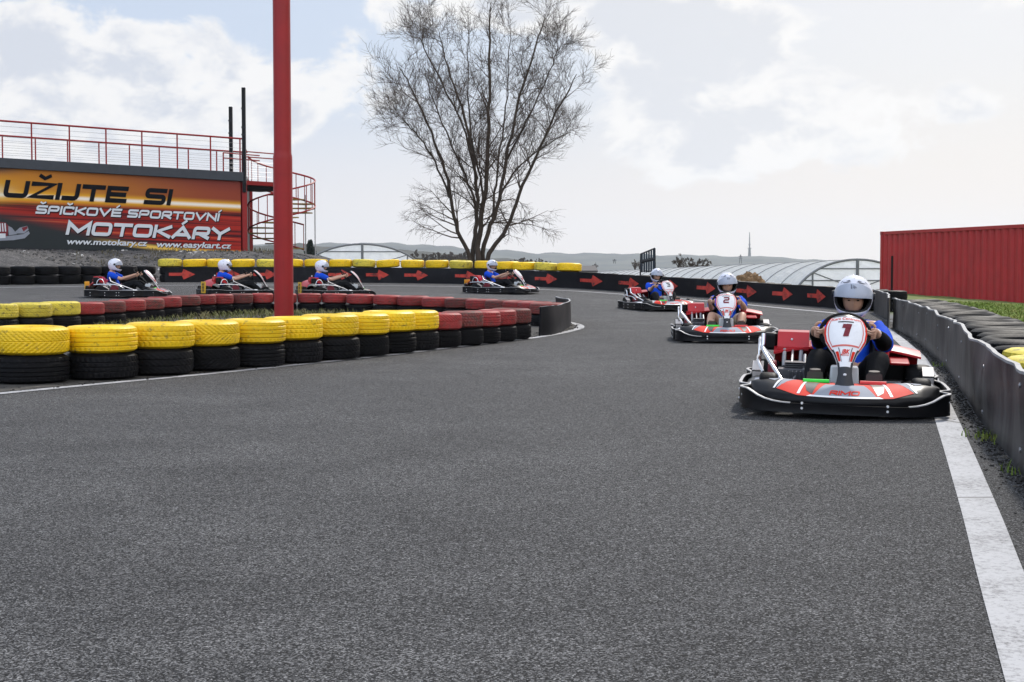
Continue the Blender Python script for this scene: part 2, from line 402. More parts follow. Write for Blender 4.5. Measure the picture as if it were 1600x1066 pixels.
# asphalt
def asphalt_mat():
    m, n, l, b = newmat('asphalt'); geo = n.new('ShaderNodeNewGeometry').outputs['Position']
    def nz(s, d=4, r=.6):
        q = n.new('ShaderNodeTexNoise'); q.inputs['Scale'].default_value = s; q.inputs['Detail'].default_value = d; q.inputs['Roughness'].default_value = r; l.new(geo, q.inputs['Vector']); return q.outputs[0]
    def mp(x, a, c, lo=0, hi=1):
        q = n.new('ShaderNodeMapRange'); l.new(x, q.inputs[0]); q.inputs[1].default_value = a; q.inputs[2].default_value = c; q.inputs[3].default_value = lo; q.inputs[4].default_value = hi; return q.outputs[0]
    def mx(f, a, c, mode='MIX'):
        q = n.new('ShaderNodeMix'); q.data_type = 'RGBA'; q.blend_type = mode
        if isinstance(f, (int, float)): q.inputs[0].default_value = f
        else: l.new(f, q.inputs[0])
        for i, x in ((6, a), (7, c)):
            if isinstance(x, tuple): q.inputs[i].default_value = (*x, 1)
            else: l.new(x, q.inputs[i])
        return q.outputs[2]
    vo = n.new('ShaderNodeTexVoronoi'); vo.inputs['Scale'].default_value = 225; l.new(geo, vo.inputs['Vector'])
    sv = n.new('ShaderNodeSeparateColor'); l.new(vo.outputs['Color'], sv.inputs[0])
    pw = n.new('ShaderNodeMath'); pw.operation = 'POWER'; l.new(sv.outputs[0], pw.inputs[0]); pw.inputs[1].default_value = 2.6
    stone = mp(pw.outputs[0], 0, 1, .14, 3.9)
    c = mx(mp(nz(1.1, 6, .62), .35, .65), (.047, .0465, .047), (.080, .079, .079))
    c = mx(mp(nz(.16, 3, .5), .4, .62), c, (.052, .0515, .052))
    st = n.new('ShaderNodeCombineColor')
    for i in range(3): l.new(stone, st.inputs[i])
    c = mx(1.0, c, st.outputs[0], 'MULTIPLY')
    mg = n.new('ShaderNodeCombineColor'); mgv = mp(nz(22, 6, .8), .38, .62, .80, 1.22)
    for i in range(3): l.new(mgv, mg.inputs[i])
    c = mx(1.0, c, mg.outputs[0], 'MULTIPLY')
    c = mx(mp(sv.outputs[1], .975, .985), c, (.30, .295, .29))       # pale aggregate
    c = mx(mp(nz(60, 5, .8), .52, .66), c, (.017, .017, .020))       # pits between stones
    c = mx(mp(nz(5.0, 8, .7), .66, .74), c, (.030, .030, .030))       # rubber marks and stains
    l.new(c, b.inputs['Base Color']); b.inputs['Roughness'].default_value = .8; b.inputs['Specular IOR Level'].default_value = .14
    ad = n.new('ShaderNodeMath'); ad.operation = 'ADD'; l.new(mp(vo.outputs['Distance'], 0, .7, 1, 0), ad.inputs[0]); l.new(mp(nz(60, 5, .8), .45, .70, 0, -1.2), ad.inputs[1])
    bp = n.new('ShaderNodeBump'); bp.inputs['Strength'].default_value = .7; bp.inputs['Distance'].default_value = .003; l.new(ad.outputs[0], bp.inputs['Height']); l.new(bp.outputs[0], b.inputs['Normal'])
    return m
M['asphalt'] = asphalt_mat()
mb = MB(); step = .4; gx = [-31 + step * i for i in range(int(40 / step))]; gy = [-5.5 + step * i for i in range(int(54 / step))]
keep = {}
for j, y in enumerate(gy):
    for i, x in enumerate(gx):
        keep[i, j] = inside(x, y) or dist_outer(x, y) < .35
idx = {}; vs = []; fs = []
def vid(i, j):
    if (i, j) not in idx:
        idx[i, j] = len(vs); vs.append((gx[i], gy[j], zg(gx[i], gy[j]) + .004))
    return idx[i, j]
for j in range(len(gy) - 1):
    for i in range(len(gx) - 1):
        q = [(i, j), (i + 1, j), (i + 1, j + 1), (i, j + 1)]
        q = [a for a in q if keep[a]]
        if len(q) >= 3: fs.append(tuple(vid(*a) for a in q))
me = bpy.data.meshes.new('track'); me.from_pydata(vs, [], fs); me.materials.append(M['asphalt']); me.shade_smooth()
tag(link('track', me), kind='structure')

# painted edge lines
def line_mat():
    m, n, l, b = newmat('line_paint'); geo = n.new('ShaderNodeNewGeometry').outputs['Position']
    q = n.new('ShaderNodeTexNoise'); q.inputs['Scale'].default_value = 55; q.inputs['Detail'].default_value = 7; q.inputs['Roughness'].default_value = .75; l.new(geo, q.inputs['Vector'])
    q2 = n.new('ShaderNodeTexNoise'); q2.inputs['Scale'].default_value = 3; q2.inputs['Detail'].default_value = 4; l.new(geo, q2.inputs['Vector'])
    ad = n.new('ShaderNodeMath'); ad.operation = 'MULTIPLY_ADD'; l.new(q2.outputs[0], ad.inputs[0]); ad.inputs[1].default_value = .35; l.new(q.outputs[0], ad.inputs[2])
    r = n.new('ShaderNodeMapRange'); l.new(ad.outputs[0], r.inputs[0]); r.inputs[1].default_value = .64; r.inputs[2].default_value = .86
    x = n.new('ShaderNodeMix'); x.data_type = 'RGBA'; l.new(r.outputs[0], x.inputs[0]); x.inputs[6].default_value = (.41, .41, .42, 1); x.inputs[7].default_value = (.12, .12, .125, 1)
    vo = n.new('ShaderNodeTexVoronoi'); vo.feature = 'DISTANCE_TO_EDGE'; vo.inputs['Scale'].default_value = .3; l.new(geo, vo.inputs['Vector'])
    r3 = n.new('ShaderNodeMapRange'); l.new(vo.outputs[0], r3.inputs[0]); r3.inputs[1].default_value = .002; r3.inputs[2].default_value = .005; r3.inputs[3].default_value = 1; r3.inputs[4].default_value = 0
    x2 = n.new('ShaderNodeMix'); x2.data_type = 'RGBA'; l.new(r3.outputs[0], x2.inputs[0]); l.new(x.outputs[2], x2.inputs[6]); x2.inputs[7].default_value = (.12, .12, .12, 1)
    l.new(x2.outputs[2], b.inputs['Base Color']); b.inputs['Roughness'].default_value = .7
    bp = n.new('ShaderNodeBump'); bp.inputs['Strength'].default_value = .5; bp.inputs['Distance'].default_value = .004; l.new(q.outputs[0], bp.inputs['Height']); l.new(bp.outputs[0], b.inputs['Normal'])
    return m
M['line'] = line_mat()
def strip(name, pts, wd, dz=.009):
    pts = resample(catmull(pts, 8), .25); mb = MB(); vs = []
    for i, p in enumerate(pts):
        t = (pts[min(i + 1, len(pts) - 1)] - pts[max(i - 1, 0)]); t.z = 0; t.normalize(); nrm = Vector((-t.y, t.x, 0))
        for s in (-1, 1):
            k = p + nrm * s * wd / 2; vs.append((k.x, k.y, zg(k.x, k.y) + dz))
    mb.add(vs, [(2 * i, 2 * i + 1, 2 * i + 3, 2 * i + 2) for i in range(len(pts) - 1)])
    return mb.build(name, M['line'], smooth=0, recalc=False)
outer_px = [(1620, 1066), (1562, 896), (1524, 780), (1472, 640), (1439, 565), (1416, 541), (1395, 523.5)]
OL = [Vector((.08, -1.0, 0)), Vector((.70, 1.4, 0))] + [G(*p) for p in outer_px]
OL += [G(*p) for p in [(1372, 508), (1340, 498.5), (1300, 489.5), (1190, 479), (1100, 470.5), (1000, 462.5), (900, 455.5), (800, 451), (720, 448.5), (560, 446.5), (400, 446), (250, 446.5), (100, 448.5), (0, 450), (-300, 455)]]
tag(strip('edge_line', OL, .14), kind='structure')
inner_px = [(-160, 632), (0, 616.5), (150, 602), (320, 586), (470, 570.5), (620, 554.5), (713, 543), (780, 535), (843, 527.5), (890, 518.5)]
IL = [G(*p) for p in inner_px]; tip = G(907, 512.5)
IL += [tip, tip + Vector((-.02, 1.5, 0)), tip + Vector((-.35, 3.2, 0)), tip + Vector((-1.1, 5.0, 0)), tip + Vector((-2.6, 6.6, 0)), tip + Vector((-5.2, 7.7, 0)), tip + Vector((-8, 7.0, 0)), tip + Vector((-10.5, 3.0, 0)), tip + Vector((-13, 0, 0)), tip + Vector((-17, -2, 0))]
tag(strip('edge_line', IL, .12), kind='structure')

# island verge inside the inner line
isl = resample(catmull(IL, 8), .35)
def isl_inset(k):
    out = []
    for i, p in enumerate(isl):
        t = (isl[min(i + 1, len(isl) - 1)] - isl[max(i - 1, 0)]); t.z = 0; t.normalize(); out.append(p + Vector((-t.y, t.x, 0)) * k)
    return out
bm = bmesh.new()
border = isl_inset(.09)
vv = [bm.verts.new((p.x, p.y, zg(p.x, p.y) + .010)) for p in border]
f = bm.faces.new(vv); bmesh.ops.triangulate(bm, faces=[f])
me = bpy.data.meshes.new('island_ground'); bm.to_mesh(me); bm.free()
M['island'] = mat('island_soil', (.045, .042, .038), .95, var=.5, vs=6, bump=.8, bs=30, dirt=(.11, .10, .085), ds=11, dth=(.5, .7))
me.materials.append(M['island']); tag(link('island_ground', me), kind='structure')

# ------------------------------------------------------------------ hills
def ridge(name, prof, dist, depth, base, c1, c2, ns, seed, rough):
    xs_ = [i * 12 for i in range(-190, 330)]; mb = MB(); vs = []; rows = 9
    for px in xs_:
        for (a, ya), (b_, yb) in zip(prof, prof[1:]):
            if a <= px <= b_: y = lerp(ya, yb, sst(px, a, b_)); break
        top = W(px, y, dist)
        for r in range(rows):
            t = r / (rows - 1); h = math.sin(min(1, t * 1.25) * math.pi / 2) if t < .8 else 1 - (t - .8) * .6
            yy = dist - depth * (1 - t); k = yy / dist
            z = lerp(base, top.z, h) + rough * mnoise.noise(Vector((px * .035 + seed, r * .9, seed))) * (.3 + h) + rough * .6 * mnoise.noise(Vector((px * .16 + seed, r * 2.1, seed)))
            vs.append((top.x * k, yy, z))
    nx = len(xs_)
    mb.add(vs, [(i * rows + r, (i + 1) * rows + r, (i + 1) * rows + r + 1, i * rows + r + 1) for i in range(nx - 1) for r in range(rows - 1)])
    m, n, l, b = newmat(name + '_wood'); g = n.new('ShaderNodeNewGeometry').outputs['Position']
    q = n.new('ShaderNodeTexNoise'); q.inputs['Scale'].default_value = ns; q.inputs['Detail'].default_value = 8; q.inputs['Roughness'].default_value = .65; l.new(g, q.inputs['Vector'])
    r_ = n.new('ShaderNodeMapRange'); l.new(q.outputs[0], r_.inputs[0]); r_.inputs[1].default_value = .4; r_.inputs[2].default_value = .6
    x = n.new('ShaderNodeMix'); x.data_type = 'RGBA'; l.new(r_.outputs[0], x.inputs[0]); x.inputs[6].default_value = (*c1, 1); x.inputs[7].default_value = (*c2, 1)
    l.new(x.outputs[2], b.inputs['Base Color']); b.inputs['Roughness'].default_value = 1
    o = mb.build(name, m, recalc=False); tag(o, kind='structure'); return o
ridge('hills', [(-3000, 384), (-400, 380), (300, 384), (440, 386), (520, 384), (600, 383), (680, 386), (760, 391), (860, 398), (960, 399), (1060, 401), (1150, 402), (1200, 402), (1260, 407), (1380, 408), (1500, 406), (2100, 398), (5000, 394)], 3600, 1300, -62, (.028, .036, .034), (.07, .075, .06), .011, 3.1, 3)
ridge('wooded_hill', [(-3000, 398), (-400, 392), (380, 386), (450, 385), (520, 389), (600, 391), (660, 394), (720, 400), (790, 407), (840, 413), (900, 424), (2100, 440), (5000, 440)], 1100, 420, -22, (.02, .025, .02), (.05, .05, .038), .05, 8.4, 1.6)

# haze: one closed box of thin air round the whole place
mbx = MB(); mbx.box((0, 2500, 45), (16000, 7000, 290)); haze = mbx.build('haze', [], smooth=0)
m = bpy.data.materials.new('air'); m.use_nodes = True; n, l = m.node_tree.nodes, m.node_tree.links; n.clear()
pv = n.new('ShaderNodeVolumePrincipled'); pv.inputs['Color'].default_value = (.80, .87, .97, 1); pv.inputs['Density'].default_value = 1.15e-4; pv.inputs['Anisotropy'].default_value = .5
om = n.new('ShaderNodeOutputMaterial'); l.new(pv.outputs[0], om.inputs['Volume'])
haze.data.materials.append(m); haze['kind'] = 'stuff'; haze.display_type = 'WIRE'
# ------------------------------------------------------------------ tyres
def tyre_mesh(name, kind, seg=160):
    # unit tyre: radius 1 -> scaled per object; height .74 of radius (section width), axis vertical, z from 0 to 1
    Rr, Ri = 1.0, .60; prof = []
    rnd = random.Random(hash(kind) % 97)
    prof += [(Ri, .20), (Ri + .02, .08), (Ri + .10, .02), (.74, 0.0), (.84, .015), (.90, .05), (.945, .09)]
    nt = 30
    for i in range(nt + 1):
        z = lerp(.11, .89, i / nt); e = abs(z - .5) / .39
        prof.append((1.0 - .028 * e ** 3, z))
    prof += [(.945, .91), (.90, .95), (.84, .985), (.74, 1.0), (Ri + .10, .98), (Ri + .02, .92), (Ri, .80)]
    prof += [(Ri + .05, .72), (.88, .66), (.90, .5), (.88, .34), (Ri + .05, .28)]
    vs, fs = [], []; k = len(prof)
    for i in range(seg):
        an = 2 * math.pi * i / seg
        for j, (r, z) in enumerate(prof):
            d = 0
            if 7 <= j < 7 + nt + 1:
                t = (j - 7) / nt; a = i / seg * 40
                if kind == 'chevron':
                    ph = (a + abs(t - .5) * 5.0) % 1.0
                    d = .022 if ph < .30 else 0
                    if j - 7 in (15,): d = .022
                elif kind == 'ribs':
                    d = .030 if (j - 7) in (5, 6, 12, 18, 24, 25) else 0
                    if (j - 7 < 5 or j - 7 > 25) and (a % 1) < .26: d = .022
                elif kind == 'blocks':
                    d = .028 if (j - 7) in (8, 15, 22) else 0
                    off = .5 if 8 < j - 7 < 15 or j - 7 > 22 else 0
                    if ((a + off + t * 1.2) % 1) < .25: d = .022
                else:
                    ph = (a * .9 + t * 4.5) % 1.0; d = .02 if ph < .22 else 0
                    if (j - 7) in (10, 20): d = .03
                if j - 7 in (0, nt): d *= .5
            rr = r - d
            vs.append((rr * math.cos(an), rr * math.sin(an), z))
    for i in range(seg):
        for j in range(k):
            a = i * k + j; b = i * k + (j + 1) % k; c = ((i + 1) % seg) * k + (j + 1) % k; e = ((i + 1) % seg) * k + j
            fs.append((a, e, c, b))
    me = bpy.data.meshes.new(name); me.from_pydata(vs, [], fs); me.materials.append(M['tyre_black']); me.shade_smooth(); me.set_sharp_from_angle(angle=R(35)); return me
TY = [tyre_mesh('tyre_' + k, k) for k in ('chevron', 'ribs', 'blocks', 'slant')]
TYL = [tyre_mesh('tyre_small_' + k, k, 48) for k in ('ribs', 'blocks')]
def tyre(p, d, h, mt, label, group, tilt=0, lo=False, kind=None):
    me = random.choice(TYL if lo else TY) if kind is None else TY[kind]
    o = link('tyre', me); o.location = p; o.scale = (d / 2, d / 2, h)
    o.rotation_euler = (random.uniform(-1, 1) * tilt, random.uniform(-1, 1) * tilt, random.uniform(0, 6.28))
    o.material_slots[0].link = 'OBJECT'; o.material_slots[0].material = M[mt]
    tag(o, label, 'tyre', group); return o
ORD = ['first', 'second', 'third', 'fourth', 'fifth', 'sixth', 'seventh', 'eighth', 'ninth', 'tenth', 'eleventh', 'twelfth', 'thirteenth', 'fourteenth', 'fifteenth', 'sixteenth',
       'seventeenth', 'eighteenth', 'nineteenth', 'twentieth', 'twenty-first', 'twenty-second', 'twenty-third', 'twenty-fourth', 'twenty-fifth', 'twenty-sixth', 'twenty-seventh', 'twenty-eighth', 'twenty-ninth', 'thirtieth']
# front row of the island: two-high stacks that touch, solved along the row
redge = [106, 216, 302, 375, 445, 505, 562, 608, 650, 686, 721, 756, 783, 808, 830]
FR = []
c0 = G(45, 604); d0 = .615; c = Vector(((46 - 800) / FPX * (c0.y + .31), c0.y + .31, 0))
FR.append((c, d0))
for k in range(1, 15):
    d1 = (.61 if k < 10 else .54) + random.uniform(-.015, .015)
    s = (FR[-1][1] + d1) / 2 + .004; best = None
    for a in range(25, 89):
        q = FR[-1][0] + Vector((math.cos(R(a)), math.sin(R(a)), 0)) * s
        sn = q.length; ta = math.atan2(q.x, q.y) + math.asin(d1 / 2 / sn)
        e = abs(800 + FPX * math.tan(ta) - redge[k])
        if best is None or e < best[0]: best = (e, q)
    FR.append((best[1], d1))
nyel = nred = 0
kinds = [0, 1, 2, 0, 1, 2, 3, 1, 2, 1, 0, 2, 1, 3, 2]
for k, (c, d) in enumerate(FR):
    h = .225 if k < 10 else .20; z = zg(c.x, c.y) + .012
    if k < 10: lab = 'bright yellow tyre on top of the front row, %s from its left end' % ORD[k]; below = 'black tyre under the %s yellow tyre of the front row' % ORD[k]
    else: lab = 'faded red tyre on top of the front row, %s right of the yellow tyres' % ORD[k - 10]; below = 'black tyre under the %s red tyre of the front row' % ORD[k - 10]
    bt = h + random.uniform(-.01, .006)
    tyre((c.x, c.y, z), d * 1.0, bt, 'tyre_black', below, 'black tyres of the front tyre row', kind=(k + 1) % 4)
    ox, oy = random.uniform(-.012, .012), random.uniform(-.012, .012)
    tyre((c.x + ox, c.y + oy, z + bt + .002), d * .99, h, 'tyre_yellow' if k < 10 else ('tyre_red' if k in (10, 12, 13) else 'tyre_red_dull'), lab,
         'yellow tyres of the front tyre row' if k < 10 else 'red tyres of the front tyre row', tilt=.012, kind=kinds[k])
# back row of the island
bedge = [-30, 23, 72, 113, 149, 182, 214, 242, 270, 302, 331, 361, 392, 427, 464, 503, 543, 585, 626, 666, 704, 738, 770, 800, 826, 848, 866]
ypath = [(-200, 19.0), (0, 20.2), (60, 20.8), (150, 22.4), (240, 24.6), (300, 26.0), (400, 27.2), (520, 27.6), (640, 27.0), (720, 26.0), (800, 24.6), (850, 23.3), (880, 22.2), (1000, 21)]
def yb(px):
    for (a, ya), (b_, y2) in zip(ypath, ypath[1:]):
        if a <= px <= b_: return lerp(ya, y2, (px - a) / (b_ - a))
BR = []
for k in range(1, len(bedge)):
    px = (bedge[k] + bedge[k - 1]) / 2; y = yb(px); p = Vector(((px - 800) / FPX * y, y, 0)); BR.append(p)
for k, p in enumerate(BR):
    ds = [(p - BR[j]).length for j in (k - 1, k + 1) if 0 <= j < len(BR)]
    d = max(.42, min(.62, sum(ds) / len(ds) * .985)); z = zg(p.x, p.y) + .012
    yel = k < 3; h = .21 if yel else lerp(.20, .185, min(1, k / 12))
    if yel: la = 'worn yellow tyre of the back row, %s from the left frame edge' % ORD[k]; lb = 'black tyre under the %s worn yellow tyre of the back row' % ORD[k]
    else: la = 'dull red tyre of the back row, %s right of the worn yellow ones' % ORD[k - 3]; lb = 'black tyre under the %s red tyre of the back row' % ORD[k - 3]
    tyre((p.x, p.y, z), d, h, 'tyre_black', lb, 'black tyres of the back tyre row', lo=k > 6)
    tyre((p.x, p.y, z + h + .001), d * random.uniform(.97, 1), h, 'tyre_yellow_faded' if yel else random.choice(['tyre_red', 'tyre_red_dull', 'tyre_red']), la,
         'worn yellow tyres of the back tyre row' if yel else 'red tyres of the back tyre row', tilt=.02, lo=k > 6)

# helper: walk a path at even steps and push it sideways
def walk(pts, step, off, dens=10):
    pts = resample(catmull(pts, dens), .05); acc = 0; out = []; nxt = 0
    for i in range(len(pts) - 1):
        t = pts[i + 1] - pts[i]; t.z = 0
        if acc >= nxt:
            tt = t.normalized(); n_ = Vector((tt.y, -tt.x, 0)); q = pts[i] + n_ * off; out.append((Vector((q.x, q.y, 0)), n_)); nxt += step
        acc += t.length
    return out
# outside of a path running right -> far -> left is on its right-hand side
# black stacks on the far left
for k, (q, n_) in enumerate(walk(TYRB, .70, .36)):
    z = zg(q.x, q.y) + .01
    if k < 8:
        w_ = '%s from the arrow barrier' % ORD[k]
        tyre((q.x, q.y, z), .67, .245, 'tyre_black', 'lower black tyre of the stack below the banner, ' + w_, 'black tyre stacks below the banner', lo=True)
        tyre((q.x, q.y, z + .246), .66, .245, 'tyre_black', 'upper black tyre of the stack below the banner, ' + w_, 'black tyre stacks below the banner', lo=True, tilt=.02)
# stacks behind the arrow barrier, yellow on top left of px 900
fw = walk(FARB, .735, .42)
yl = []; bl = []
for q, n_ in fw:
    px = PX((q.x, q.y, zg(q.x, q.y)))[0]
    (yl if px < 905 else bl).append((px, q))
yl.sort(key=lambda t: t[0]); bl.sort(key=lambda t: t[0])
for k, (px, q) in enumerate(yl):
    z = zg(q.x, q.y) + .01
    for s in range(2):
        tyre((q.x, q.y, z + s * .226), .64, .224, 'tyre_black', 'black tyre hidden behind the arrow barrier beneath the yellow tyres', 'black tyres behind the arrow barrier', lo=True)
    tyre((q.x, q.y, z + .455), .73, .245, 'tyre_yellow' if k % 4 else 'tyre_yellow_faded', 'yellow tyre lying on the far arrow barrier, %s from its left end' % ORD[k], 'yellow tyres on the far barrier', lo=True, tilt=.06)
for k, (px, q) in enumerate(bl):
    z = zg(q.x, q.y) + .01
    tyre((q.x, q.y, z), .62, .222, 'tyre_black', 'black tyre low behind the arrow barrier in front of the polytunnel', 'black tyres behind the arrow barrier', lo=True)
    tyre((q.x, q.y, z + .224), .63, .222, 'tyre_black', 'black tyre topping the arrow barrier, %s right of the yellow tyres' % ORD[k], 'black tyres topping the arrow barrier', lo=True, tilt=.03)
# stacks behind the right barrier
RW = walk(RIGHT[3:], .56, .375)
rw = []
for q, n_ in RW:
    if q.y > 4.5: rw.append(q)
rw.sort(key=lambda q: -q.y)
ny = nb = 0
for q in rw:
    px = PX((q.x - .25, q.y, .45))[0]; z = .0
    if px > 1640: continue
    yellow = q.y < 8.8
    if yellow: la = 'pale yellow tyre behind the right barrier, %s one along it' % ORD[ny]; ny += 1
    else: la = 'black tyre topping the right barrier, %s from its far end' % ORD[nb]; nb += 1
    tyre((q.x, q.y, .012), .62, .222, 'tyre_black', 'black tyre at the bottom of a stack hidden behind the right barrier', 'bottom tyres behind the right barrier')
    tyre((q.x + random.uniform(-.03, .03), q.y, .236), random.uniform(.60, .64), .225, 'tyre_yellow_faded' if yellow else 'tyre_black', la, 'tyres topping the right barrier', tilt=.05)

# ------------------------------------------------------------------ rubber barriers
def belt(name, pts, hfn, lean=.0, th=.022, wob=.03, seed=0, step=.16):
    P = resample(catmull(pts, 8), step); P.append(Vector(pts[-1])); mb = MB(); rows = 6; vs = []; tops = []
    for i, p in enumerate(P):
        t = P[min(i + 1, len(P) - 1)] - P[max(i - 1, 0)]; t.z = 0; t.normalize(); n_ = Vector((t.y, -t.x, 0))
        z0 = zg(p.x, p.y) + .006; h = hfn(i / (len(P) - 1), p)
        for side in (0, 1):
            for r in range(rows):
                v = r / (rows - 1)
                o = n_ * (wob * mnoise.noise(Vector((p.x * 1.3 + seed, p.y * 1.3, v * 1.2))) * (.4 + v) + lean * v + side * th)
                q = p + o; vs.append((q.x, q.y, z0 + h * v))
        tops.append(vs[-1 - rows])
    k = 2 * rows; fs = []
    for i in range(len(P) - 1):
        a, b = i * k, (i + 1) * k
        for r in range(rows - 1):
            fs.append((a + r, b + r, b + r + 1, a + r + 1)); fs.append((a + rows + r, a + rows + r + 1, b + rows + r + 1, b + rows + r))
        fs.append((a + rows - 1, b + rows - 1, b + k - 1, a + k - 1)); fs.append((a, a + rows, b + rows, b))
    fs.append(tuple(range(rows)) + tuple(range(k - 1, rows - 1, -1)))
    e = (len(P) - 1) * k; fs.append(tuple(range(e + rows - 1, e - 1, -1)) + tuple(range(e + rows, e + k)))
    mb.add(vs, fs)
    return P, mb, vs, k, rows
def hn(base, amp, fr, seed):
    return lambda t, p: base + amp * mnoise.noise(Vector((p.x * fr + seed, p.y * fr, 0))) + amp * .5 * mnoise.noise(Vector((p.x * fr * 3 + seed, p.y * fr * 3, 4)))
def cut_edge(P, vs, k, rows, parent, th=.022):
    e = MB()
    for i in range(len(P) - 1):
        a, b_ = Vector(vs[i * k + rows - 1]), Vector(vs[(i + 1) * k + rows - 1]); c, d = Vector(vs[i * k + k - 1]), Vector(vs[(i + 1) * k + k - 1])
        u = Vector((0, 0, .004)); out = (a - c).normalized() * .004; dn = Vector((0, 0, -.010))
        e.add([a + u + out, b_ + u + out, d + u, c + u, a + dn + out, b_ + dn + out], [(0, 1, 2, 3), (4, 5, 1, 0)])
    return e.build('cut_edge', M['rubber_edge'], parent, smooth=0)
rr = RIGHT[2:]
r0 = empty('rubber_barrier', G(1517, 636)); tag(r0, 'long wavy grey rubber belt barrier along the right edge beside the white line', 'barrier')
def ch(o, root): o.parent = root; o.matrix_parent_inverse = Matrix.Translation(-root.location); return o
P, mb, vs, k, rows = belt('belt', rr, hn(.465, .020, .8, 3), wob=.035, seed=2, lean=.01)
ch(mb.build('belt', M['rubber']), r0); ch(cut_edge(P, vs, k, rows, None), r0)
mb = MB(); i = 9
while i < len(P) - 3:
    for r in (1, 4):
        a = Vector(vs[i * k + r]); tv = (Vector(vs[(i + 1) * k + r]) - a).normalized(); n_ = Vector((-tv.y, tv.x, 0)).normalized(); a = a + tv * random.uniform(0, .1) + Vector((0, 0, random.uniform(-.03, .03)))
        mb = MB(); mb.tube([a - n_ * .004, a + n_ * .006], .013, 8); ch(mb.build('bolt', M['alloy']), r0)
    i += random.choice((9, 13, 17))
cr = [G(1392, 515) + Vector((-.02, .16, 0)), (G(1392, 515) + G(1366, 489)) / 2 + Vector((.1, 0, 0)), G(1365, 488.5)]
r1 = empty('rubber_barrier', cr[1]); tag(r1, 'short grey rubber panel closing the corner behind the first driver, left of the container', 'barrier')
P, mb, vs, k, rows = belt('belt', cr, hn(.475, .01, .9, 7), wob=.02, seed=5)
ch(mb.build('belt', M['rubber']), r1); ch(cut_edge(P, vs, k, rows, None), r1)
fb = empty('arrow_barrier', FARB[8]); tag(fb, 'long black rubber barrier painted with red arrows along the far side of the track', 'barrier')
fpts = [FARB[0] + Vector((-.1, .1, 0))] + FARB[1:]
P, mb, vs, k, rows = belt('belt', fpts, hn(.465, .012, .5, 9), wob=.03, seed=11, step=.22)
M['belt_black'] = mat('belt_black', (.007, .007, .009), .5, var=.35, vs=1.8, bump=.2, bs=6, dirt=(.022, .022, .024), ds=2.0, dth=(.52, .8), spec=.12)
ch(mb.build('belt', M['belt_black']), fb)
pxs = [PX(Vector(vs[i * k + 2]))[0] for i in range(len(P))]
arrows = [(264, 305), (338, 375), (396, 433), (513, 550), (572, 608), (632, 669), (711, 746), (775, 808), (836, 871), (907, 942), (967, 999), (1030, 1060), (1089, 1118), (1151, 1183), (1207, 1239), (1262, 1291)]
def on_belt(px, v):
    px = max(min(pxs) + .01, min(max(pxs) - .01, px))
    for i in range(len(P) - 1):
        if pxs[i + 1] <= px <= pxs[i]:
            t = (px - pxs[i]) / (pxs[i + 1] - pxs[i]); a, b_ = Vector(vs[i * k]), Vector(vs[(i + 1) * k]); c, d = Vector(vs[i * k + rows - 1]), Vector(vs[(i + 1) * k + rows - 1])
            tv = Vector(vs[(i + 1) * k + 2]) - Vector(vs[i * k + 2]); n_ = Vector((-tv.y, tv.x, 0)).normalized() * .012
            def sf(j):
                r = v * (rows - 1); q = int(min(rows - 2, r)); return Vector(vs[j * k + q]).lerp(Vector(vs[j * k + q + 1]), r - q)
            return sf(i).lerp(sf(i + 1), t) + n_
for (a, b_) in arrows:
    am = MB(); n_ = 14
    def half(t):                                     # half height of the arrow at t in 0..1
        return .10 if t < .56 else .34 * (1 - (t - .56) / .44)
    vsx = []
    ts = [i / n_ for i in range(n_ + 1)] + [.56]; ts = sorted(ts)
    for t in ts:
        for s in (-1, 0, 1):
            hh = half(t) if t != .56 else .34
            vsx.append(on_belt(lerp(a, b_, t), .52 + s * hh))
    am.add(vsx, [(3 * i + s, 3 * i + 3 + s, 3 * i + 4 + s, 3 * i + 1 + s) for i in range(len(ts) - 1) for s in (0, 1)])
    ch(am.build('arrow', M['arrow_red'], smooth=0), fb)
# rubber sheet round the tip of the island
tipc = [G(842, 526), G(862, 523) + Vector((.03, 0, 0)), G(884, 514.5), G(890, 508.5), G(884, 503.5), G(868, 499)]
r2 = empty('rubber_sheet', tipc[2]); tag(r2, 'curved black rubber sheet wrapped round the end of the red tyre island', 'rubber sheet')
P2, mb, v2, k2, rw2 = belt('sheet', tipc, hn(.40, .012, 1.2, 1), wob=.02, seed=4, step=.1)
ch(mb.build('sheet', M['belt_black']), r2); ch(cut_edge(P2, v2, k2, rw2, None), r2)

# ------------------------------------------------------------------ tall red pole
pp = Vector(((443.5 - 800) / FPX * 19.5, 19.5, .0)); t = empty('pole', pp); tag(t, 'tall round red steel pole standing among the tyres of the island', 'pole')
mb = MB(); r_ = .122
z1 = 2.42
prof = [(r_ * 1.06, 0), (r_ * 1.06, z1 - .02), (r_ * 1.05, z1 + .02), (r_ * .975, z1 + .06), (r_ * .965, z1 + .10), (r_ * .95, 7.5), (0, 7.52)]
mb.lathe(prof, 40); mb.build('shaft', M['red_paint'], t)
mb = MB(); mb.lathe([(0, .0), (.24, .0), (.24, .02), (.1, .024)], 32); mb.build('base_plate', M['red_steel'], t)

# ------------------------------------------------------------------ corrugated red container
A = W(1376, 362, 50.7); B = W(1600, 346, 42.0); Ab = W(1376, 475.5, 50.7); Bb = W(1600, 486, 42)
dirv = Vector((B.x - A.x, B.y - A.y, 0)).normalized(); Ln = 12.19; Hc = 2.59
t = empty('shipping_container', (A.x, A.y, A.z - Hc), math.atan2(dirv.y, dirv.x)); tag(t, 'red corrugated steel shipping container behind the right barrier', 'container')
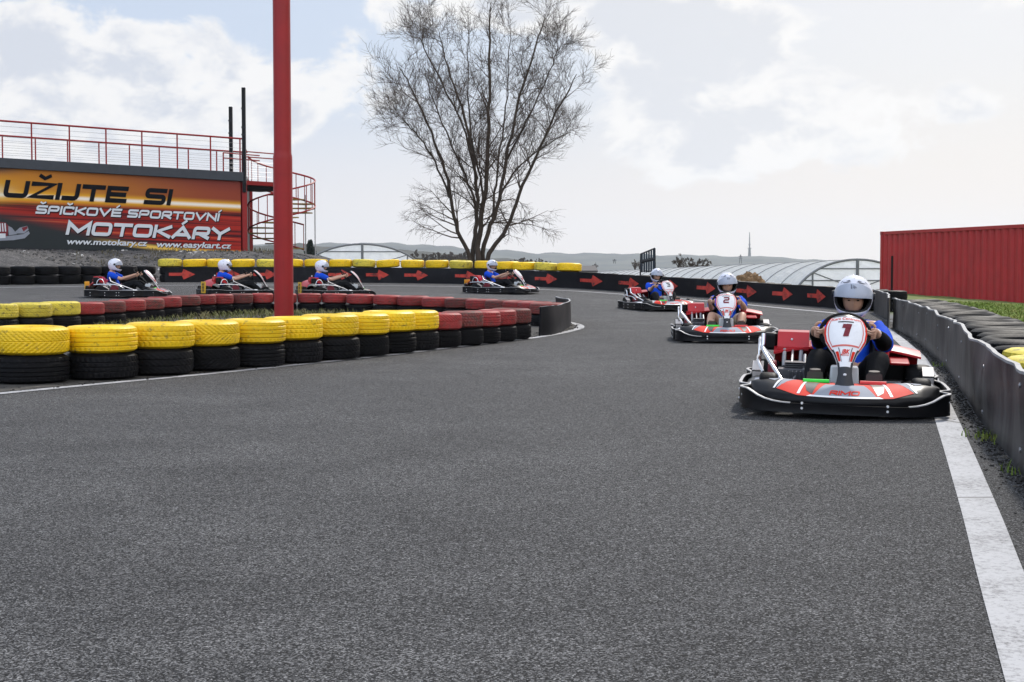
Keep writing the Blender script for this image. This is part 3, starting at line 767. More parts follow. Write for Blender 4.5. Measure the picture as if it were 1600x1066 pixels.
# local: x along the visible side, +y is behind the side
mb = MB(); pr = []; x = .16; per = .38
while x < Ln - .3:
    for dx, dy in ((0, .015), (.10, .015), (.175, .08), (.305, .08)): pr.append((x + dx, dy))
    x += per
vsx = []
for (x, y) in pr: vsx += [(x, y, .16), (x, y, Hc - .11)]
mb.add(vsx, [(2 * i, 2 * i + 2, 2 * i + 3, 2 * i + 1) for i in range(len(pr) - 1)])
M['container_red'] = mat('container_red', (.40, .026, .026), .5, var=.14, vs=1.3, dirt=(.22, .03, .028), ds=4, dth=(.56, .76), bump=.06, bs=8, stretch=.15)
mb.build('side_wall', M['container_red'], t, smooth=0, recalc=False)
mb = MB(); mb.add([(0.02, .03, .16), (.02, 2.4, .16), (.02, 2.4, Hc - .1), (.02, .03, Hc - .1)], [(0, 1, 2, 3)]); mb.add([(Ln - .02, .03, .16), (Ln - .02, 2.4, .16), (Ln - .02, 2.4, Hc - .1), (Ln - .02, .03, Hc - .1)], [(0, 3, 2, 1)]); mb.add([(0, 2.42, .16), (Ln, 2.42, .16), (Ln, 2.42, Hc - .1), (0, 2.42, Hc - .1)], [(0, 1, 2, 3)]); mb.build('end_wall', M['container_red'], t, smooth=0, solid=.01)
mb = MB(); mb.box((Ln / 2, 1.22, Hc - .05), (Ln - .3, 2.40, .05)); mb.build('roof', M['container_red'], t, smooth=0)
for xx in (.08, Ln - .08):
    mb = MB(); mb.box((xx, .06, Hc / 2), (.155, .15, Hc - .24)); mb.build('corner_post', M['container_red'], t, smooth=0, bevel=.01)
mb = MB(); mb.box((Ln / 2, .045, Hc - .06), (Ln - .36, .09, .11)); mb.build('top_rail', M['container_red'], t, smooth=0, bevel=.008)
mb = MB(); mb.box((Ln / 2, .045, .08), (Ln - .36, .09, .155)); mb.build('bottom_rail', M['dark_steel'], t, smooth=0, bevel=.008)
for xx in (.09, Ln - .09):
    for zz in (.06, Hc - .06):
        mb = MB(); mb.box((xx, .055, zz), (.178, .162, .12)); mb.build('corner_casting', M['red_steel'], t, smooth=0, bevel=.01)
mb = MB(); mb.box((.86, .034, .98), (.13, .06, 1.5)); mb.build('door_slot', M['black_matt'], t, smooth=0)
mb = MB(); mb.box((Ln / 2, 1.2, -.11), (Ln * .98, 2.2, .22)); mb.build('base_beam', M['black_matt'], t, smooth=0)
# ------------------------------------------------------------------ lettering (built stroke by stroke)
def arcpoly(pts, r, closed=False):
    if r <= 0: return pts
    out = []; n = len(pts)
    for i, p in enumerate(pts):
        if not closed and i in (0, n - 1): out.append(p); continue
        a, b = Vector(pts[i - 1]), Vector(pts[(i + 1) % n]); p = Vector(p); d1, d2 = (a - p), (b - p); q = min(r, d1.length * .45, d2.length * .45)
        u, v = p + d1.normalized() * q, p + d2.normalized() * q
        for k in range(5):
            t = k / 4; w_ = (1 - t) ** 2 * u + 2 * t * (1 - t) * p + t * t * v; out.append((w_.x, w_.y))
    return out
GL = {
 'U': (1.15, [('r', [(0, 1), (0, 0), (1, 0), (1, 1)])]), 'Z': (1.15, [('s', [(0, 1), (1, 1), (0, 0), (1, 0)])]), 'I': (.0, [('s', [(0, 0), (0, 1)])]),
 'J': (.75, [('r', [(0, .0), (1, 0), (1, 1)])]), 'T': (1.15, [('s', [(0, 1), (1, 1)]), ('s', [(.5, .9), (.5, 0)])]), 'E': (1.05, [('s', [(1, 1), (0, 1), (0, 0), (1, 0)]), ('s', [(.1, .5), (.92, .5)])]),
 'S': (1.1, [('r', [(1, 1), (0, 1), (0, .5), (1, .5), (1, 0), (0, 0)])]), 'P': (1.1, [('r', [(0, 0), (0, 1), (1, 1), (1, .42), (.1, .42)])]), 'C': (1.1, [('r', [(1, .9), (1, 1), (0, 1), (0, 0), (1, 0), (1, .1)])]),
 'K': (1.1, [('s', [(0, 0), (0, 1)]), ('s', [(1, 1), (.2, .52), (1, 0)])]), 'O': (1.2, [('c', [(0, 0), (0, 1), (1, 1), (1, 0)])]), 'V': (1.25, [('s', [(0, 1), (.5, 0), (1, 1)])]),
 'R': (1.1, [('r', [(0, 0), (0, 1), (1, 1), (1, .42), (.1, .42)]), ('s', [(.45, .36), (1, 0)])]), 'N': (1.15, [('s', [(0, 0), (0, 1), (1, 0), (1, 1)])]), 'M': (1.45, [('s', [(0, 0), (0, 1), (.5, .2), (1, 1), (1, 0)])]),
 'A': (1.25, [('s', [(0, 0), (.5, 1), (1, 0)]), ('s', [(.25, .25), (.75, .25)])]), 'Y': (1.2, [('s', [(0, 1), (.5, .48), (1, 1)]), ('s', [(.5, .44), (.5, 0)])]),
 '1': (.20, [('s', [(1, 1), (1, 0)]), ('s', [(.0, .97), (.8, .97)])]), '2': (.75, [('r', [(0, 1), (1, 1), (1, .5), (0, .5), (0, 0), (1, 0)])]), '3': (.75, [('r', [(0, 1), (1, 1), (1, 0), (0, 0)]), ('s', [(.3, .5), (.9, .5)])]),
 'B': (1.05, [('c', [(0, 0), (0, 1), (1, 1), (1, 0)]), ('s', [(.1, .5), (.9, .5)])]), 'D': (1.05, [('c', [(0, 0), (0, 1), (1, 1), (1, 0)])]),
 '5': (.75, [('r', [(1, 1), (0, 1), (0, .52), (1, .52), (1, 0), (0, 0)])]), '8': (.75, [('c', [(0, 0), (0, 1), (1, 1), (1, 0)]), ('s', [(.1, .5), (.9, .5)])])}
ACC = {'Ž': ('Z', 'v'), 'Š': ('S', 'v'), 'Č': ('C', 'v'), 'É': ('E', 'a'), 'Í': ('I', 'a'), 'Á': ('A', 'a')}
def stroke(mb, pts, th, fn, dz, mi=0, closed=False):
    P = [Vector((p[0], p[1])) for p in pts]; n = len(P)
    if not closed:
        P[0] = P[0] + (P[0] - P[1]).normalized() * th / 2; P[-1] = P[-1] + (P[-1] - P[-2]).normalized() * th / 2
    vs = []
    for i in range(n):
        a = P[i - 1] if (i or closed) else None; b = P[(i + 1) % n] if (i < n - 1 or closed) else None
        if a is None: d = (b - P[i]).normalized(); m_ = Vector((-d.y, d.x)); k = 1
        elif b is None: d = (P[i] - a).normalized(); m_ = Vector((-d.y, d.x)); k = 1
        else:
            d1, d2 = (P[i] - a).normalized(), (b - P[i]).normalized(); n1, n2 = Vector((-d1.y, d1.x)), Vector((-d2.y, d2.x)); m_ = n1 + n2
            if m_.length < .05: m_ = n1
            m_.normalize(); k = min(2.2, 1 / max(.25, m_.dot(n1)))
        for s in (-1, 1):
            q = P[i] + m_ * (th / 2 * k * s); vs.append(fn(q.x, q.y, dz))
    mb.add(vs, [(2 * i, 2 * ((i + 1) % n), 2 * ((i + 1) % n) + 1, 2 * i + 1) for i in range(n if closed else n - 1)], mi)
def lettering(mb, text, width, height, fn, th=.22, gap=.17, shear=.25, grow=0, space=.55, wide=1.0, dz0=0, mi=0):
    # fn(x, y, dz) maps a flat point (x in 0..width, y in 0..height) onto the surface
    T = th; x = 0; items = []
    for ch_ in text:
        if ch_ == ' ': x += space; continue
        base, acc = ACC.get(ch_, (ch_, None)); wd, st = GL[base]; wd *= wide
        items.append((x, wd, st, acc)); x += wd + T + gap
    tot = x - gap
    sx_, sy_ = width / tot, height
    for (x0, wd, st, acc) in items:
        strokes = []
        for kind, pts in st:
            pp_ = [(x0 + T / 2 + p[0] * wd, T / 2 + p[1] * (1 - T)) for p in pts]
            strokes.append((arcpoly(pp_, .22, kind == 'c') if kind != 's' else pp_, kind == 'c'))
        cx_ = x0 + T / 2 + wd / 2
        if acc == 'v': strokes.append(([(cx_ - .26, 1.34), (cx_, 1.20), (cx_ + .26, 1.34)], False))
        if acc == 'a': strokes.append(([(cx_ - .08, 1.16), (cx_ + .16, 1.36)], False))
        for i, (pp_, cl) in enumerate(strokes):
            tt = (T if pp_[0][1] < 1.1 else T * .75) + grow
            stroke(mb, pp_, tt, lambda a, b_, dz: fn((a + shear * (b_ - .5)) * sx_, b_ * sy_, dz), dz0 + i * .0012, mi, cl)
def font_mesh(text, shear=.2, offset=.012):
    cu = bpy.data.curves.new('lettering_curve', 'FONT'); cu.body = text; cu.size = 1; cu.shear = shear; cu.offset = offset; cu.resolution_u = 3
    o = bpy.data.objects.new('lettering_curve', cu); col.objects.link(o); bpy.context.view_layer.update()
    me = bpy.data.meshes.new_from_object(o.evaluated_get(bpy.context.evaluated_depsgraph_get()))
    vs = [v.co.copy() for v in me.vertices]; fs = [tuple(p.vertices) for p in me.polygons]
    bpy.data.objects.remove(o); bpy.data.curves.remove(cu); bpy.data.meshes.remove(me)
    x0 = min(v.x for v in vs); x1 = max(v.x for v in vs)
    return vs, fs, x0, x1
def font_line(mb, text, x0, x1, y0, hscale, fn, shear=.2, offset=.012, dz=0, mi=0):
    vs, fs, a, b_ = font_mesh(text, shear, offset); k = (x1 - x0) / (b_ - a)
    mb.add([fn(x0 + (v.x - a) * k, y0 + v.y * hscale, dz) for v in vs], fs, mi)

# ------------------------------------------------------------------ clubhouse with banner (stands 47-52 m away on the embankment)
YR, YL = 52.0, 47.0
PR, PL = W(377, 397, YR), W(0, 388, YL)          # lower corners of the banner wall
wd = Vector((PR.x - PL.x, PR.y - PL.y, 0)); LW = wd.length; wd.normalize(); wn = Vector((wd.y, -wd.x, 0))   # wn points at the track
SL = (PR.z - PL.z) / LW                          # the building follows the slope of the bank
def BW(s, t, o=0): q = PL + wd * s + wn * o; return Vector((q.x, q.y, PL.z + SL * s + t))
def on_wall(px, py):                             # wall coordinates of a photo point
    d = ray(px, py); o = Vector((0, 0, HCAM)); n_ = wn; k = (PL - o).dot(n_) / d.dot(n_); p = o + d * k; s = (p - PL).dot(wd); return s, p.z - PL.z - SL * s
XL = -3.2                                        # how far the building runs on past the left frame edge
HB = on_wall(377, 283)[1]
house = empty('clubhouse', BW(LW / 2, 0)); tag(house, 'low dark clubhouse with red roof terrace railing behind the big orange banner', 'building')
def cb_(mb, name, m, parent=house, **k):
    o = mb.build(name, m, parent, **k)
    o.matrix_parent_inverse = Matrix.Translation(-parent.location) if parent.parent is None else Matrix.Translation(-house.location); return o
def wbox(mb, s0, s1, t0, t1, o0, o1, mi=None, skew=False):
    sk = -.53 if skew else 0
    vs = [BW(s if s == s0 else s + o * sk, t, o) for s in (s0, s1) for t in (t0, t1) for o in (o0, o1)]
    mb.add(vs, [(0, 1, 3, 2), (4, 6, 7, 5), (0, 4, 5, 1), (2, 3, 7, 6), (0, 2, 6, 4), (1, 5, 7, 3)], mi)
tb0 = on_wall(0, 262)[1]; tb1 = on_wall(0, 247)[1]
mb = MB(); wbox(mb, XL, LW + .10, -.5, HB + .02, -4.9, -.05, skew=True); cb_(mb, 'wall', M['dark_steel'])
mb = MB(); wbox(mb, XL, LW + .04, HB + .03, tb0 - .02, -4.8, -.16, skew=True); cb_(mb, 'eaves_recess', mat('dark_red_steel', (.06, .008, .01), .6))
mb = MB(); wbox(mb, XL, LW + .16, tb0 - .01, tb1, -5.2, .14, skew=True); cb_(mb, 'roof_deck', mat('deck_grey', (.045, .052, .062), .55, var=.12), bevel=.01)
mb = MB(); wbox(mb, LW + .03, LW + .22, -.35, tb0 - .03, -.12, .07); cb_(mb, 'corner_post', M['red_steel'], bevel=.01)
mb = MB(); wbox(mb, LW + 2.55, LW + 2.74, -.35, tb0 - .03, -4.9, -4.72); cb_(mb, 'corner_post', M['red_steel'], bevel=.01)
# terrace railing, front and back
rt = on_wall(0, 189)[1] - tb1
def railing(o, s0, s1, posts, wires=True):
    mb = MB()
    mb.tube([BW(s0, tb1 + rt, o), BW(s1, tb1 + rt, o)], .032, 8); cb_(mb, 'handrail', M['red_steel'])
    for s in posts:
        mb = MB(); mb.tube([BW(s, tb1 - .05, o), BW(s, tb1 + rt - .02, o)], .027, 8); cb_(mb, 'railing_post', M['red_steel'])
    if wires:
        mb = MB()
        for k in range(1, 7): mb.tube([BW(s0, tb1 + rt * k / 7, o), BW(s1, tb1 + rt * k / 7, o)], .005, 4)
        cb_(mb, 'railing_wire', M['wire'])
fposts = [on_wall(px, 250)[0] for px in (-60, -4, 49, 108, 165, 221, 276, 328, 374)]
railing(.06, XL, LW + .05, fposts)
bposts = [LW + 2.5 - 1.18 * k for k in range(12)]
railing(-4.95, XL, LW + 2.6, bposts)
mb = MB(); mb.tube([BW(LW + 2.6, tb1 + rt, -4.9), BW(LW + 1.0, tb1 + rt, -1.9)], .03, 8); cb_(mb, 'handrail', M['red_steel'])
for o_ in (-3.8, -2.8, -1.9):
    mb = MB(); mb.tube([BW(LW + .02 - o_ * .526, tb1 - .05, o_), BW(LW + .02 - o_ * .526, tb1 + rt, o_)], .027, 8); cb_(mb, 'railing_post', M['red_steel'])
# two black masts on the terrace
for (px, pyt, pyb, o, lab) in ((381.5, 137, 280, .10, 'taller black square mast at the front corner of the clubhouse terrace'), (367, 167, 272, -2.2, 'shorter black square mast behind the front corner of the terrace')):
    s = LW + .10 if o > 0 else LW + .66; b0 = BW(s, tb1 if o < 0 else tb0 - .4, o)
    top = W(px, pyt, b0.y); m_ = empty('mast', b0); tag(m_, lab, 'mast', 'black masts on the terrace')
    mb = MB(); mb.box((0, 0, (top.z - b0.z) / 2), (.13, .13, top.z - b0.z)); mb.build('shaft', M['black_plastic'], m_, smooth=0, bevel=.008)
    for zz in (.55, .62, .8):
        mb = MB(); mb.box((0, -.06, (top.z - b0.z) * zz), (.16, .05, .05)); mb.build('bracket', M['dark_steel'], m_, smooth=0)
# the banner
m, n, l, b = newmat('banner_print'); uv = n.new('ShaderNodeUVMap'); uv.uv_map = 'uv'; se = n.new('ShaderNodeSeparateXYZ'); l.new(uv.outputs[0], se.inputs[0]); U_, V_ = se.outputs[0], se.outputs[1]
def bm_(op, a, c=None, d=None):
    q = n.new('ShaderNodeMath'); q.operation = op
    for i, x in enumerate((a, c, d)):
        if x is None: continue
        if isinstance(x, (int, float)): q.inputs[i].default_value = x
        else: l.new(x, q.inputs[i])
    return q.outputs[0]
def bs_(x, a, c):
    q = n.new('ShaderNodeMapRange'); q.interpolation_type = 'SMOOTHSTEP'; l.new(x, q.inputs[0]); q.inputs[1].default_value = a; q.inputs[2].default_value = c; return q.outputs[0]
def bx_(f, a, c):
    q = n.new('ShaderNodeMix'); q.data_type = 'RGBA'; l.new(f, q.inputs[0])
    for i, x in ((6, a), (7, c)):
        if isinstance(x, tuple): q.inputs[i].default_value = (*x, 1)
        else: l.new(x, q.inputs[i])
    return q.outputs[2]
def band(x, c, wdt): return bs_(bm_('ABSOLUTE', bm_('SUBTRACT', x, c)), wdt, 0.0)
cv = n.new('ShaderNodeCombineXYZ'); l.new(bm_('MULTIPLY', U_, .9), cv.inputs[0]); l.new(bm_('ADD', bm_('MULTIPLY', V_, 16.0), bm_('MULTIPLY', U_, 1.2)), cv.inputs[1])
sn = n.new('ShaderNodeTexNoise'); sn.inputs['Scale'].default_value = 1.3; sn.inputs['Detail'].default_value = 3; l.new(cv.outputs[0], sn.inputs['Vector']); S_ = sn.outputs[0]
lo = bx_(bs_(S_, .35, .62), (.035, .006, .010), (.40, .024, .014)); lo = bx_(bs_(S_, .60, .72), lo, (.72, .16, .06))
up = bx_(bs_(U_, .15, 1.0), (.58, .25, .02), (.26, .050, .025)); up = bx_(bs_(V_, .78, 1.0), up, bx_(bs_(U_, .2, .95), (.50, .19, .02), (.20, .038, .028)))
cc = bx_(bs_(V_, .52, .64), lo, up)
vl = bm_('ADD', V_, bm_('MULTIPLY', U_, .02))
cc = bx_(band(vl, .665, .10), cc, (.80, .42, .02)); cc = bx_(band(vl, .665, .042), cc, (.86, .80, .70))
lf = bs_(U_, .34, .16)
cc = bx_(bm_('MULTIPLY', lf, band(V_, .70, .22)), cc, (.80, .62, .04)); cc = bx_(bm_('MULTIPLY', lf, band(V_, .69, .13)), cc, (.62, .64, .66))
cc = bx_(bm_('MULTIPLY', bs_(U_, .36, .24), bs_(V_, .88, 1.0)), cc, (.05, .05, .06))
dk = bm_('MULTIPLY', bs_(bm_('ADD', U_, bm_('MULTIPLY', V_, 1.15)), .92, .66), bs_(V_, .50, .40))
cc = bx_(dk, cc, (.022, .028, .03))
sw = bm_('ADD', V_, bm_('MULTIPLY', bm_('POWER', bm_('SUBTRACT', U_, 1.0), 2), -.62))
cc = bx_(bm_('MULTIPLY', band(sw, .0, .05), bs_(U_, .5, .72)), cc, (.85, .55, .10))
l.new(cc, b.inputs['Base Color']); b.inputs['Roughness'].default_value = .6; b.inputs['Specular IOR Level'].default_value = .2
ban = empty('banner', BW(LW / 2, 0, .03)); tag(ban, 'wide orange and red advertising banner with black and white slogan on the clubhouse', 'banner')
def bc(mb, name, m_, uvs=False, **k):
    o = mb.build(name, m_, ban, **k); o.matrix_parent_inverse = Matrix.Translation(-ban.location); return o
nu, nv = 40, 10; mb = MB()
mb.grid(lambda u, v: BW(lerp(XL + .1, LW - .02, u), lerp(.03, HB, v), .03 + .008 * mnoise.noise(Vector((u * 9, v * 3, 1)))), nu, nv)
o = bc(mb, 'printed_sheet', m, recalc=False)
me = o.data; ul = me.uv_layers.new(name='uv')
for lp in me.loops:
    i = lp.vertex_index; ul.data[lp.index].uv = ((i // (nv + 1)) / nu, (i % (nv + 1)) / nv)
mb = MB()
for (a, c, d, e) in ((XL + .08, LW, HB, HB + .04), (XL + .08, LW, -.01, .03)): wbox(mb, a, c, d, e, .0, .05)
bc(mb, 'batten', M['dark_steel'], smooth=0)
def wline(text, pl, pr, hl, name, m_, th, wide, shear, outline=None, gap=.17, space=.55):
    s0, t0 = on_wall(*pl); s1, t1 = on_wall(*pr); h = on_wall(pl[0], pl[1] - hl)[1] - t0
    fn = lambda x, y, dz: BW(s0 + x, t0 + (t1 - t0) * x / (s1 - s0) + y, .046 + dz)
    if outline:
        mb = MB(); lettering(mb, text, s1 - s0, h, lambda x, y, dz: fn(x + .02, y - .02, dz - .008), th, gap, shear, grow=.07, space=space, wide=wide); bc(mb, 'lettering_shadow', outline, smooth=0, recalc=False)
    mb = MB(); lettering(mb, text, s1 - s0, h, fn, th, gap, shear, space=space, wide=wide); bc(mb, name, m_, smooth=0, recalc=False)
wline('UŽIJTE SI', (6, 308.5), (268, 321.5), 27.5, 'lettering', M['black_text'], .27, 1.0, .22, gap=.10, space=1.0)
wline('ŠPIČKOVÉ SPORTOVNÍ', (56, 334), (342, 346), 13.5, 'lettering', M['white_text'], .25, 1.0, .25, M['black_text'], gap=.12, space=.7)
wline('MOTOKÁRY', (104, 367), (357, 376), 21.5, 'lettering', M['white_text'], .26, 1.1, .25, M['black_text'], gap=.10)
for text, pl, pr in (('www.motokary.cz', (104, 381.5), (230, 384.5)), ('www.easykart.cz', (244, 386), (361, 388.5))):
    s0, t0 = on_wall(*pl); s1, t1 = on_wall(*pr); hs = (on_wall(pl[0], pl[1] - 9)[1] - t0) / .70
    for dz, dx, m_, off, nm in ((-.008, .015, M['black_text'], .04, 'lettering_shadow'), (0, 0, M['white_text'], .026, 'lettering')):
        mb = MB(); font_line(mb, text, s0 + dx, s1 + dx, 0, hs, lambda x, y, z: BW(x, t0 + (t1 - t0) * (x - s0) / (s1 - s0) + y - dx, .048 + dz), .22, off); bc(mb, nm, m_, smooth=0, recalc=False)
# printed kart nose at the left of the banner
pk = MB()
def wp(pts, mi, dz):
    vs_ = []
    for p in pts: s, t = on_wall(*p); vs_.append(BW(s, t, .044 + dz))
    pk.add(vs_, [tuple(range(len(vs_)))], mi)
wp([(-40, 372), (-40, 378), (20, 375.5), (38, 372.5), (46, 365), (44, 361), (36, 366), (12, 369)], 0, 0)
wp([(-30, 352), (-30, 370), (11, 369), (13, 353), (8, 348), (-8, 346)], 1, .001)
wp([(12, 353), (13, 368), (26, 366), (18, 356)], 0, .001)
wp([(20, 365), (30, 356), (42, 353), (44, 359), (37, 365)], 2, .002)
wp([(33, 356), (42, 353.5), (42.5, 357), (36, 362)], 1, .003)
for k in range(3): wp([(-2 + 4 * k, 349), (0 + 4 * k, 349), (1 + 4 * k, 362), (-1 + 4 * k, 362)], 3, .003)
wp([(-4, 365), (8, 365), (8, 372), (-4, 372.5)], 3, .003)
bc(pk, 'printed_kart', [M['grey_sticker'], M['dark_red'], M['grey_sticker'], M['white_text']], smooth=0, recalc=False)

# ------------------------------------------------------------------ landing and spiral staircase to the right of the clubhouse
ZT = tb1; cs = Vector((W(440, 300, 54.0).x, 54.0, 0)); zb = terrain(cs.x, cs.y); ztop = W(440, 286, 54).z
st = empty('spiral_staircase', (cs.x, cs.y, zb)); tag(st, 'red steel spiral staircase with yellowish treads beside the clubhouse', 'staircase')
H_ = ztop - zb; RS = 1.24
mb = MB(); mb.tube([(0, 0, -.1), (0, 0, H_ + 1.05)], .055, 12); mb.build('centre_pole', M['red_steel'], st)
nst = 14; tot = R(500); a_top = R(180)
ang = lambda k: a_top - tot * (1 - k / nst)      # k = nst at the landing (pointing at the building)
for k in range(1, nst + 1):
    z = H_ * k / nst - .0; a = ang(k); hw = R(19)
    mb = MB(); poly = [(.05 * math.cos(a - .4), .05 * math.sin(a - .4))] + [(RS * math.cos(a + hw * t), RS * math.sin(a + hw * t)) for t in (-1, -.5, 0, .5, 1)] + [(.05 * math.cos(a + .4), .05 * math.sin(a + .4))]
    mb.prism(poly, z - .045, z); mb.build('tread', M['step_yellow'] if k < nst else M['red_steel'], st, smooth=0)
for dz, nm, rad in ((.98, 'handrail', .034), (.04, 'stringer', .032)):
    mb = MB(); mb.tube([(RS * math.cos(ang(k / 4)), RS * math.sin(ang(k / 4)), H_ * k / 4 / nst + dz) for k in range(2, nst * 4 + 1)], rad, 6); mb.build(nm, M['red_steel'], st)
for k in range(1, nst * 2 + 1):
    a = ang(k / 2); z = H_ * k / 2 / nst; mb = MB(); mb.tube([(RS * math.cos(a), RS * math.sin(a), z + .0), (RS * math.cos(a), RS * math.sin(a), z + .98)], .017, 5); mb.build('baluster', M['red_steel'], st)
for (dx, dy) in ((.75, .95), (1.2, .3)):
    mb = MB(); mb.tube([(dx, dy, -.2), (dx, dy, 2.2 if dx < 1 else 1.7)], .022, 6); mb.build('support_pole', M['wire'], st)
ld = empty('landing', (BW(LW + .3, tb1, -1.0))); tag(ld, 'short red steel landing bridge between clubhouse terrace and spiral staircase', 'landing')
a0 = BW(LW + .24, tb1 - .02, -.4); w_ = (Vector((cs.x, cs.y, 0)) - Vector((a0.x, a0.y, 0)))
mb = MB(); e0 = Vector((a0.x, a0.y, ztop)); e1 = Vector((cs.x - .1, cs.y - .2, ztop)); d_ = (e1 - e0).normalized(); nn = Vector((-d_.y, d_.x, 0))
def lbox(mb, off0, off1, z0, z1):
    vs_ = [p + nn * o + Vector((0, 0, z)) for p in (e0, e1) for z in (z0, z1) for o in (off0, off1)]
    mb.add(vs_, [(0, 1, 3, 2), (4, 6, 7, 5), (0, 4, 5, 1), (2, 3, 7, 6), (0, 2, 6, 4), (1, 5, 7, 3)])
def lb(mb, nm, m_, **k):
    o = mb.build(nm, m_, ld, **k); o.matrix_parent_inverse = Matrix.Translation(-ld.location)
lbox(mb, -.05, 1.05, -.15, 0); lb(mb, 'platform', M['red_steel'])
mb = MB(); lbox(mb, .02, 1.0, -.32, -.16); lb(mb, 'under_beam', M['black_matt'])
for off in (-.03, 1.03):
    for z in (1.05, .86):
        mb = MB(); mb.tube([e0 + nn * off + Vector((0, 0, z)), e1 + nn * off + Vector((0, 0, z))], .024, 6); lb(mb, 'handrail', M['red_steel'])
    mb = MB()
    for k in range(1, 5): mb.tube([e0 + nn * off + Vector((0, 0, .17 * k)), e1 + nn * off + Vector((0, 0, .17 * k))], .006, 4)
    lb(mb, 'railing_wire', M['wire'])
    mb = MB(); mb.tube([e0 + nn * off, e0 + nn * off + Vector((0, 0, 1.05))], .027, 6); lb(mb, 'railing_post', M['red_steel'])
# ------------------------------------------------------------------ go-kart (local: x forward, y to the driver's left, z up)
def mir(pts): return pts + [(x, -y) for x, y in reversed(pts[:-1] if abs(pts[-1][1]) < 1e-6 else pts)]
NOSE = [(-1, .60, .66), (-.94, .58, .76), (-.8, .585, .855), (-.55, .60, .925), (-.25, .625, .965), (0, .63, .98), (.25, .625, .965), (.55, .60, .925), (.8, .585, .855), (.94, .58, .76), (1, .60, .66)]
NW = .615
def nose_x(t):
    for a, b_ in zip(NOSE, NOSE[1:]):
        if a[0] <= t <= b_[0]:
            k = sst(t, a[0], b_[0]) * .4 + .6 * (t - a[0]) / (b_[0] - a[0]); return lerp(a[1], b_[1], k), lerp(a[2], b_[2], k)
    return NOSE[-1][1:]
def nose_top(t, s, off=0):                       # s = 0 at the back edge, 1 at the front lip
    xr, xf = nose_x(max(-1, min(1, t))); e = max(0, 1 - abs(t) ** 6 * .35)
    zr = .205 + .035 * abs(t) ** 2 * 1; zf = .128 + .02 * abs(t) ** 2
    x = lerp(xr, xf - .012, s); z = lerp(zr, zf, s ** 1.25) + .022 * math.sin(math.pi * s)
    z = lerp(.12, z, e); return Vector((x, t * NW, z + off))
def nose_mesh(mb):
    nt, ns = 48, 8
    def sec(u, v):
        t = lerp(-1, 1, u); xr, xf = nose_x(t)
        if v <= .5: return nose_top(t, v * 2)
        q = (v - .5) * 2
        pts = [nose_top(t, 1), Vector((xf, t * NW, .105)), Vector((xf - .008, t * NW, .075)), Vector((xf - .035, t * NW, .045)), Vector((xr + .03, t * NW, .04)), Vector((xr, t * NW, .07)), nose_top(t, 0) + Vector((-.004, 0, -.02)), nose_top(t, 0)]
        k = q * 7; i = min(6, int(k)); return pts[i].lerp(pts[i + 1], k - i)
    mb.grid(sec, nt, 22)
    for t in (-1, 1):
        vs_ = [sec((t + 1) / 2, v / 22) for v in range(22)]; mb.add(vs_, [tuple(range(22))])
def decal(mb, poly, mi, dz, n=7):                # polygon in (t, s) laid on the nose: split into strips that follow the curve
    # quads given as left edge (t0,s0),(t0,s1) -> right edge
    (a0, a1, b0, b1) = poly                      # a0,a1 at one end, b0,b1 at the other (each (t, s))
    mb.grid(lambda u, v: nose_top(lerp(lerp(a0[0], b0[0], u), lerp(a1[0], b1[0], u), v), lerp(lerp(a0[1], b0[1], u), lerp(a1[1], b1[1], u), v), dz), n, 4, mi)
def panel_hw(v):                                 # half width of the number panel from base (0) to top (1)
    P_ = [(0, .088), (.05, .075), (.12, .055), (.22, .046), (.30, .047), (.38, .056), (.48, .078), (.56, .108), (.64, .132), (.74, .141), (.84, .137), (.92, .120), (.97, .098), (1, .07)]
    for a, b_ in zip(P_, P_[1:]):
        if a[0] <= v <= b_[0]: return lerp(a[1], b_[1], (v - a[0]) / (b_[0] - a[0]))
    return .07
def panel_pt(u, v, off=0):                       # u across -1..1
    a = Vector((.80, 0, .165)); b_ = Vector((.43, 0, .655)); ax = b_ - a; nrm = Vector((ax.z, 0, -ax.x)).normalized()
    hw = panel_hw(v); bulge = .045 * (1 - u * u) * (hw / .14) - .02 + .025 * math.sin(v * math.pi)
    k = a + ax * v + nrm * (bulge + off); return Vector((k.x, u * hw, k.z))
def pan_abs(y, v, off): return panel_pt(max(-1, min(1, y / panel_hw(v))), v, off)
def grid_solid(mb, fn, nu, nv, th, mi=0, mb2=None):        # closed thin shell
    mb.grid(lambda u, v: fn(u, v, 0), nu, nv, mi); mb.grid(lambda u, v: fn(u, v, -th), nu, nv, mb2 if mb2 is not None else mi)
    for vv in (0, 1): mb.grid(lambda u, w_: fn(u, vv, -th * w_), nu, 1, mi)
    for uu in (0, 1): mb.grid(lambda w_, v: fn(uu, v, -th * w_), 1, nv, mi)
BELT = [(.995, 0), (.985, .22), (.955, .40), (.885, .555), (.77, .648), (.66, .668), (.57, .63), (.50, .618), (.43, .65), (.36, .69), (.10, .698), (-.20, .698), (-.36, .69), (-.47, .655), (-.56, .655), (-.66, .69), (-.78, .685), (-.87, .62), (-.895, .45), (-.90, 0)]
def belt_loop():
    half = [Vector((x, y, 0)) for x, y in BELT]; full = half + [Vector((p.x, -p.y, 0)) for p in reversed(half[1:-1])]
    n_ = len(full); out = []
    for i in range(n_):
        p0, p1, p2, p3 = full[i - 1], full[i], full[(i + 1) % n_], full[(i + 2) % n_]
        for k in range(3):
            t = k / 3; out.append(.5 * (2 * p1 + (p2 - p0) * t + (2 * p0 - 5 * p1 + 4 * p2 - p3) * t * t + (3 * p1 - p0 - 3 * p2 + p3) * t ** 3))
    return out
def belt_top(p): return lerp(.165, .092, sst(p.x, .80, .97)) if p.x > 0 else lerp(.165, .185, sst(-p.x, .4, .7))
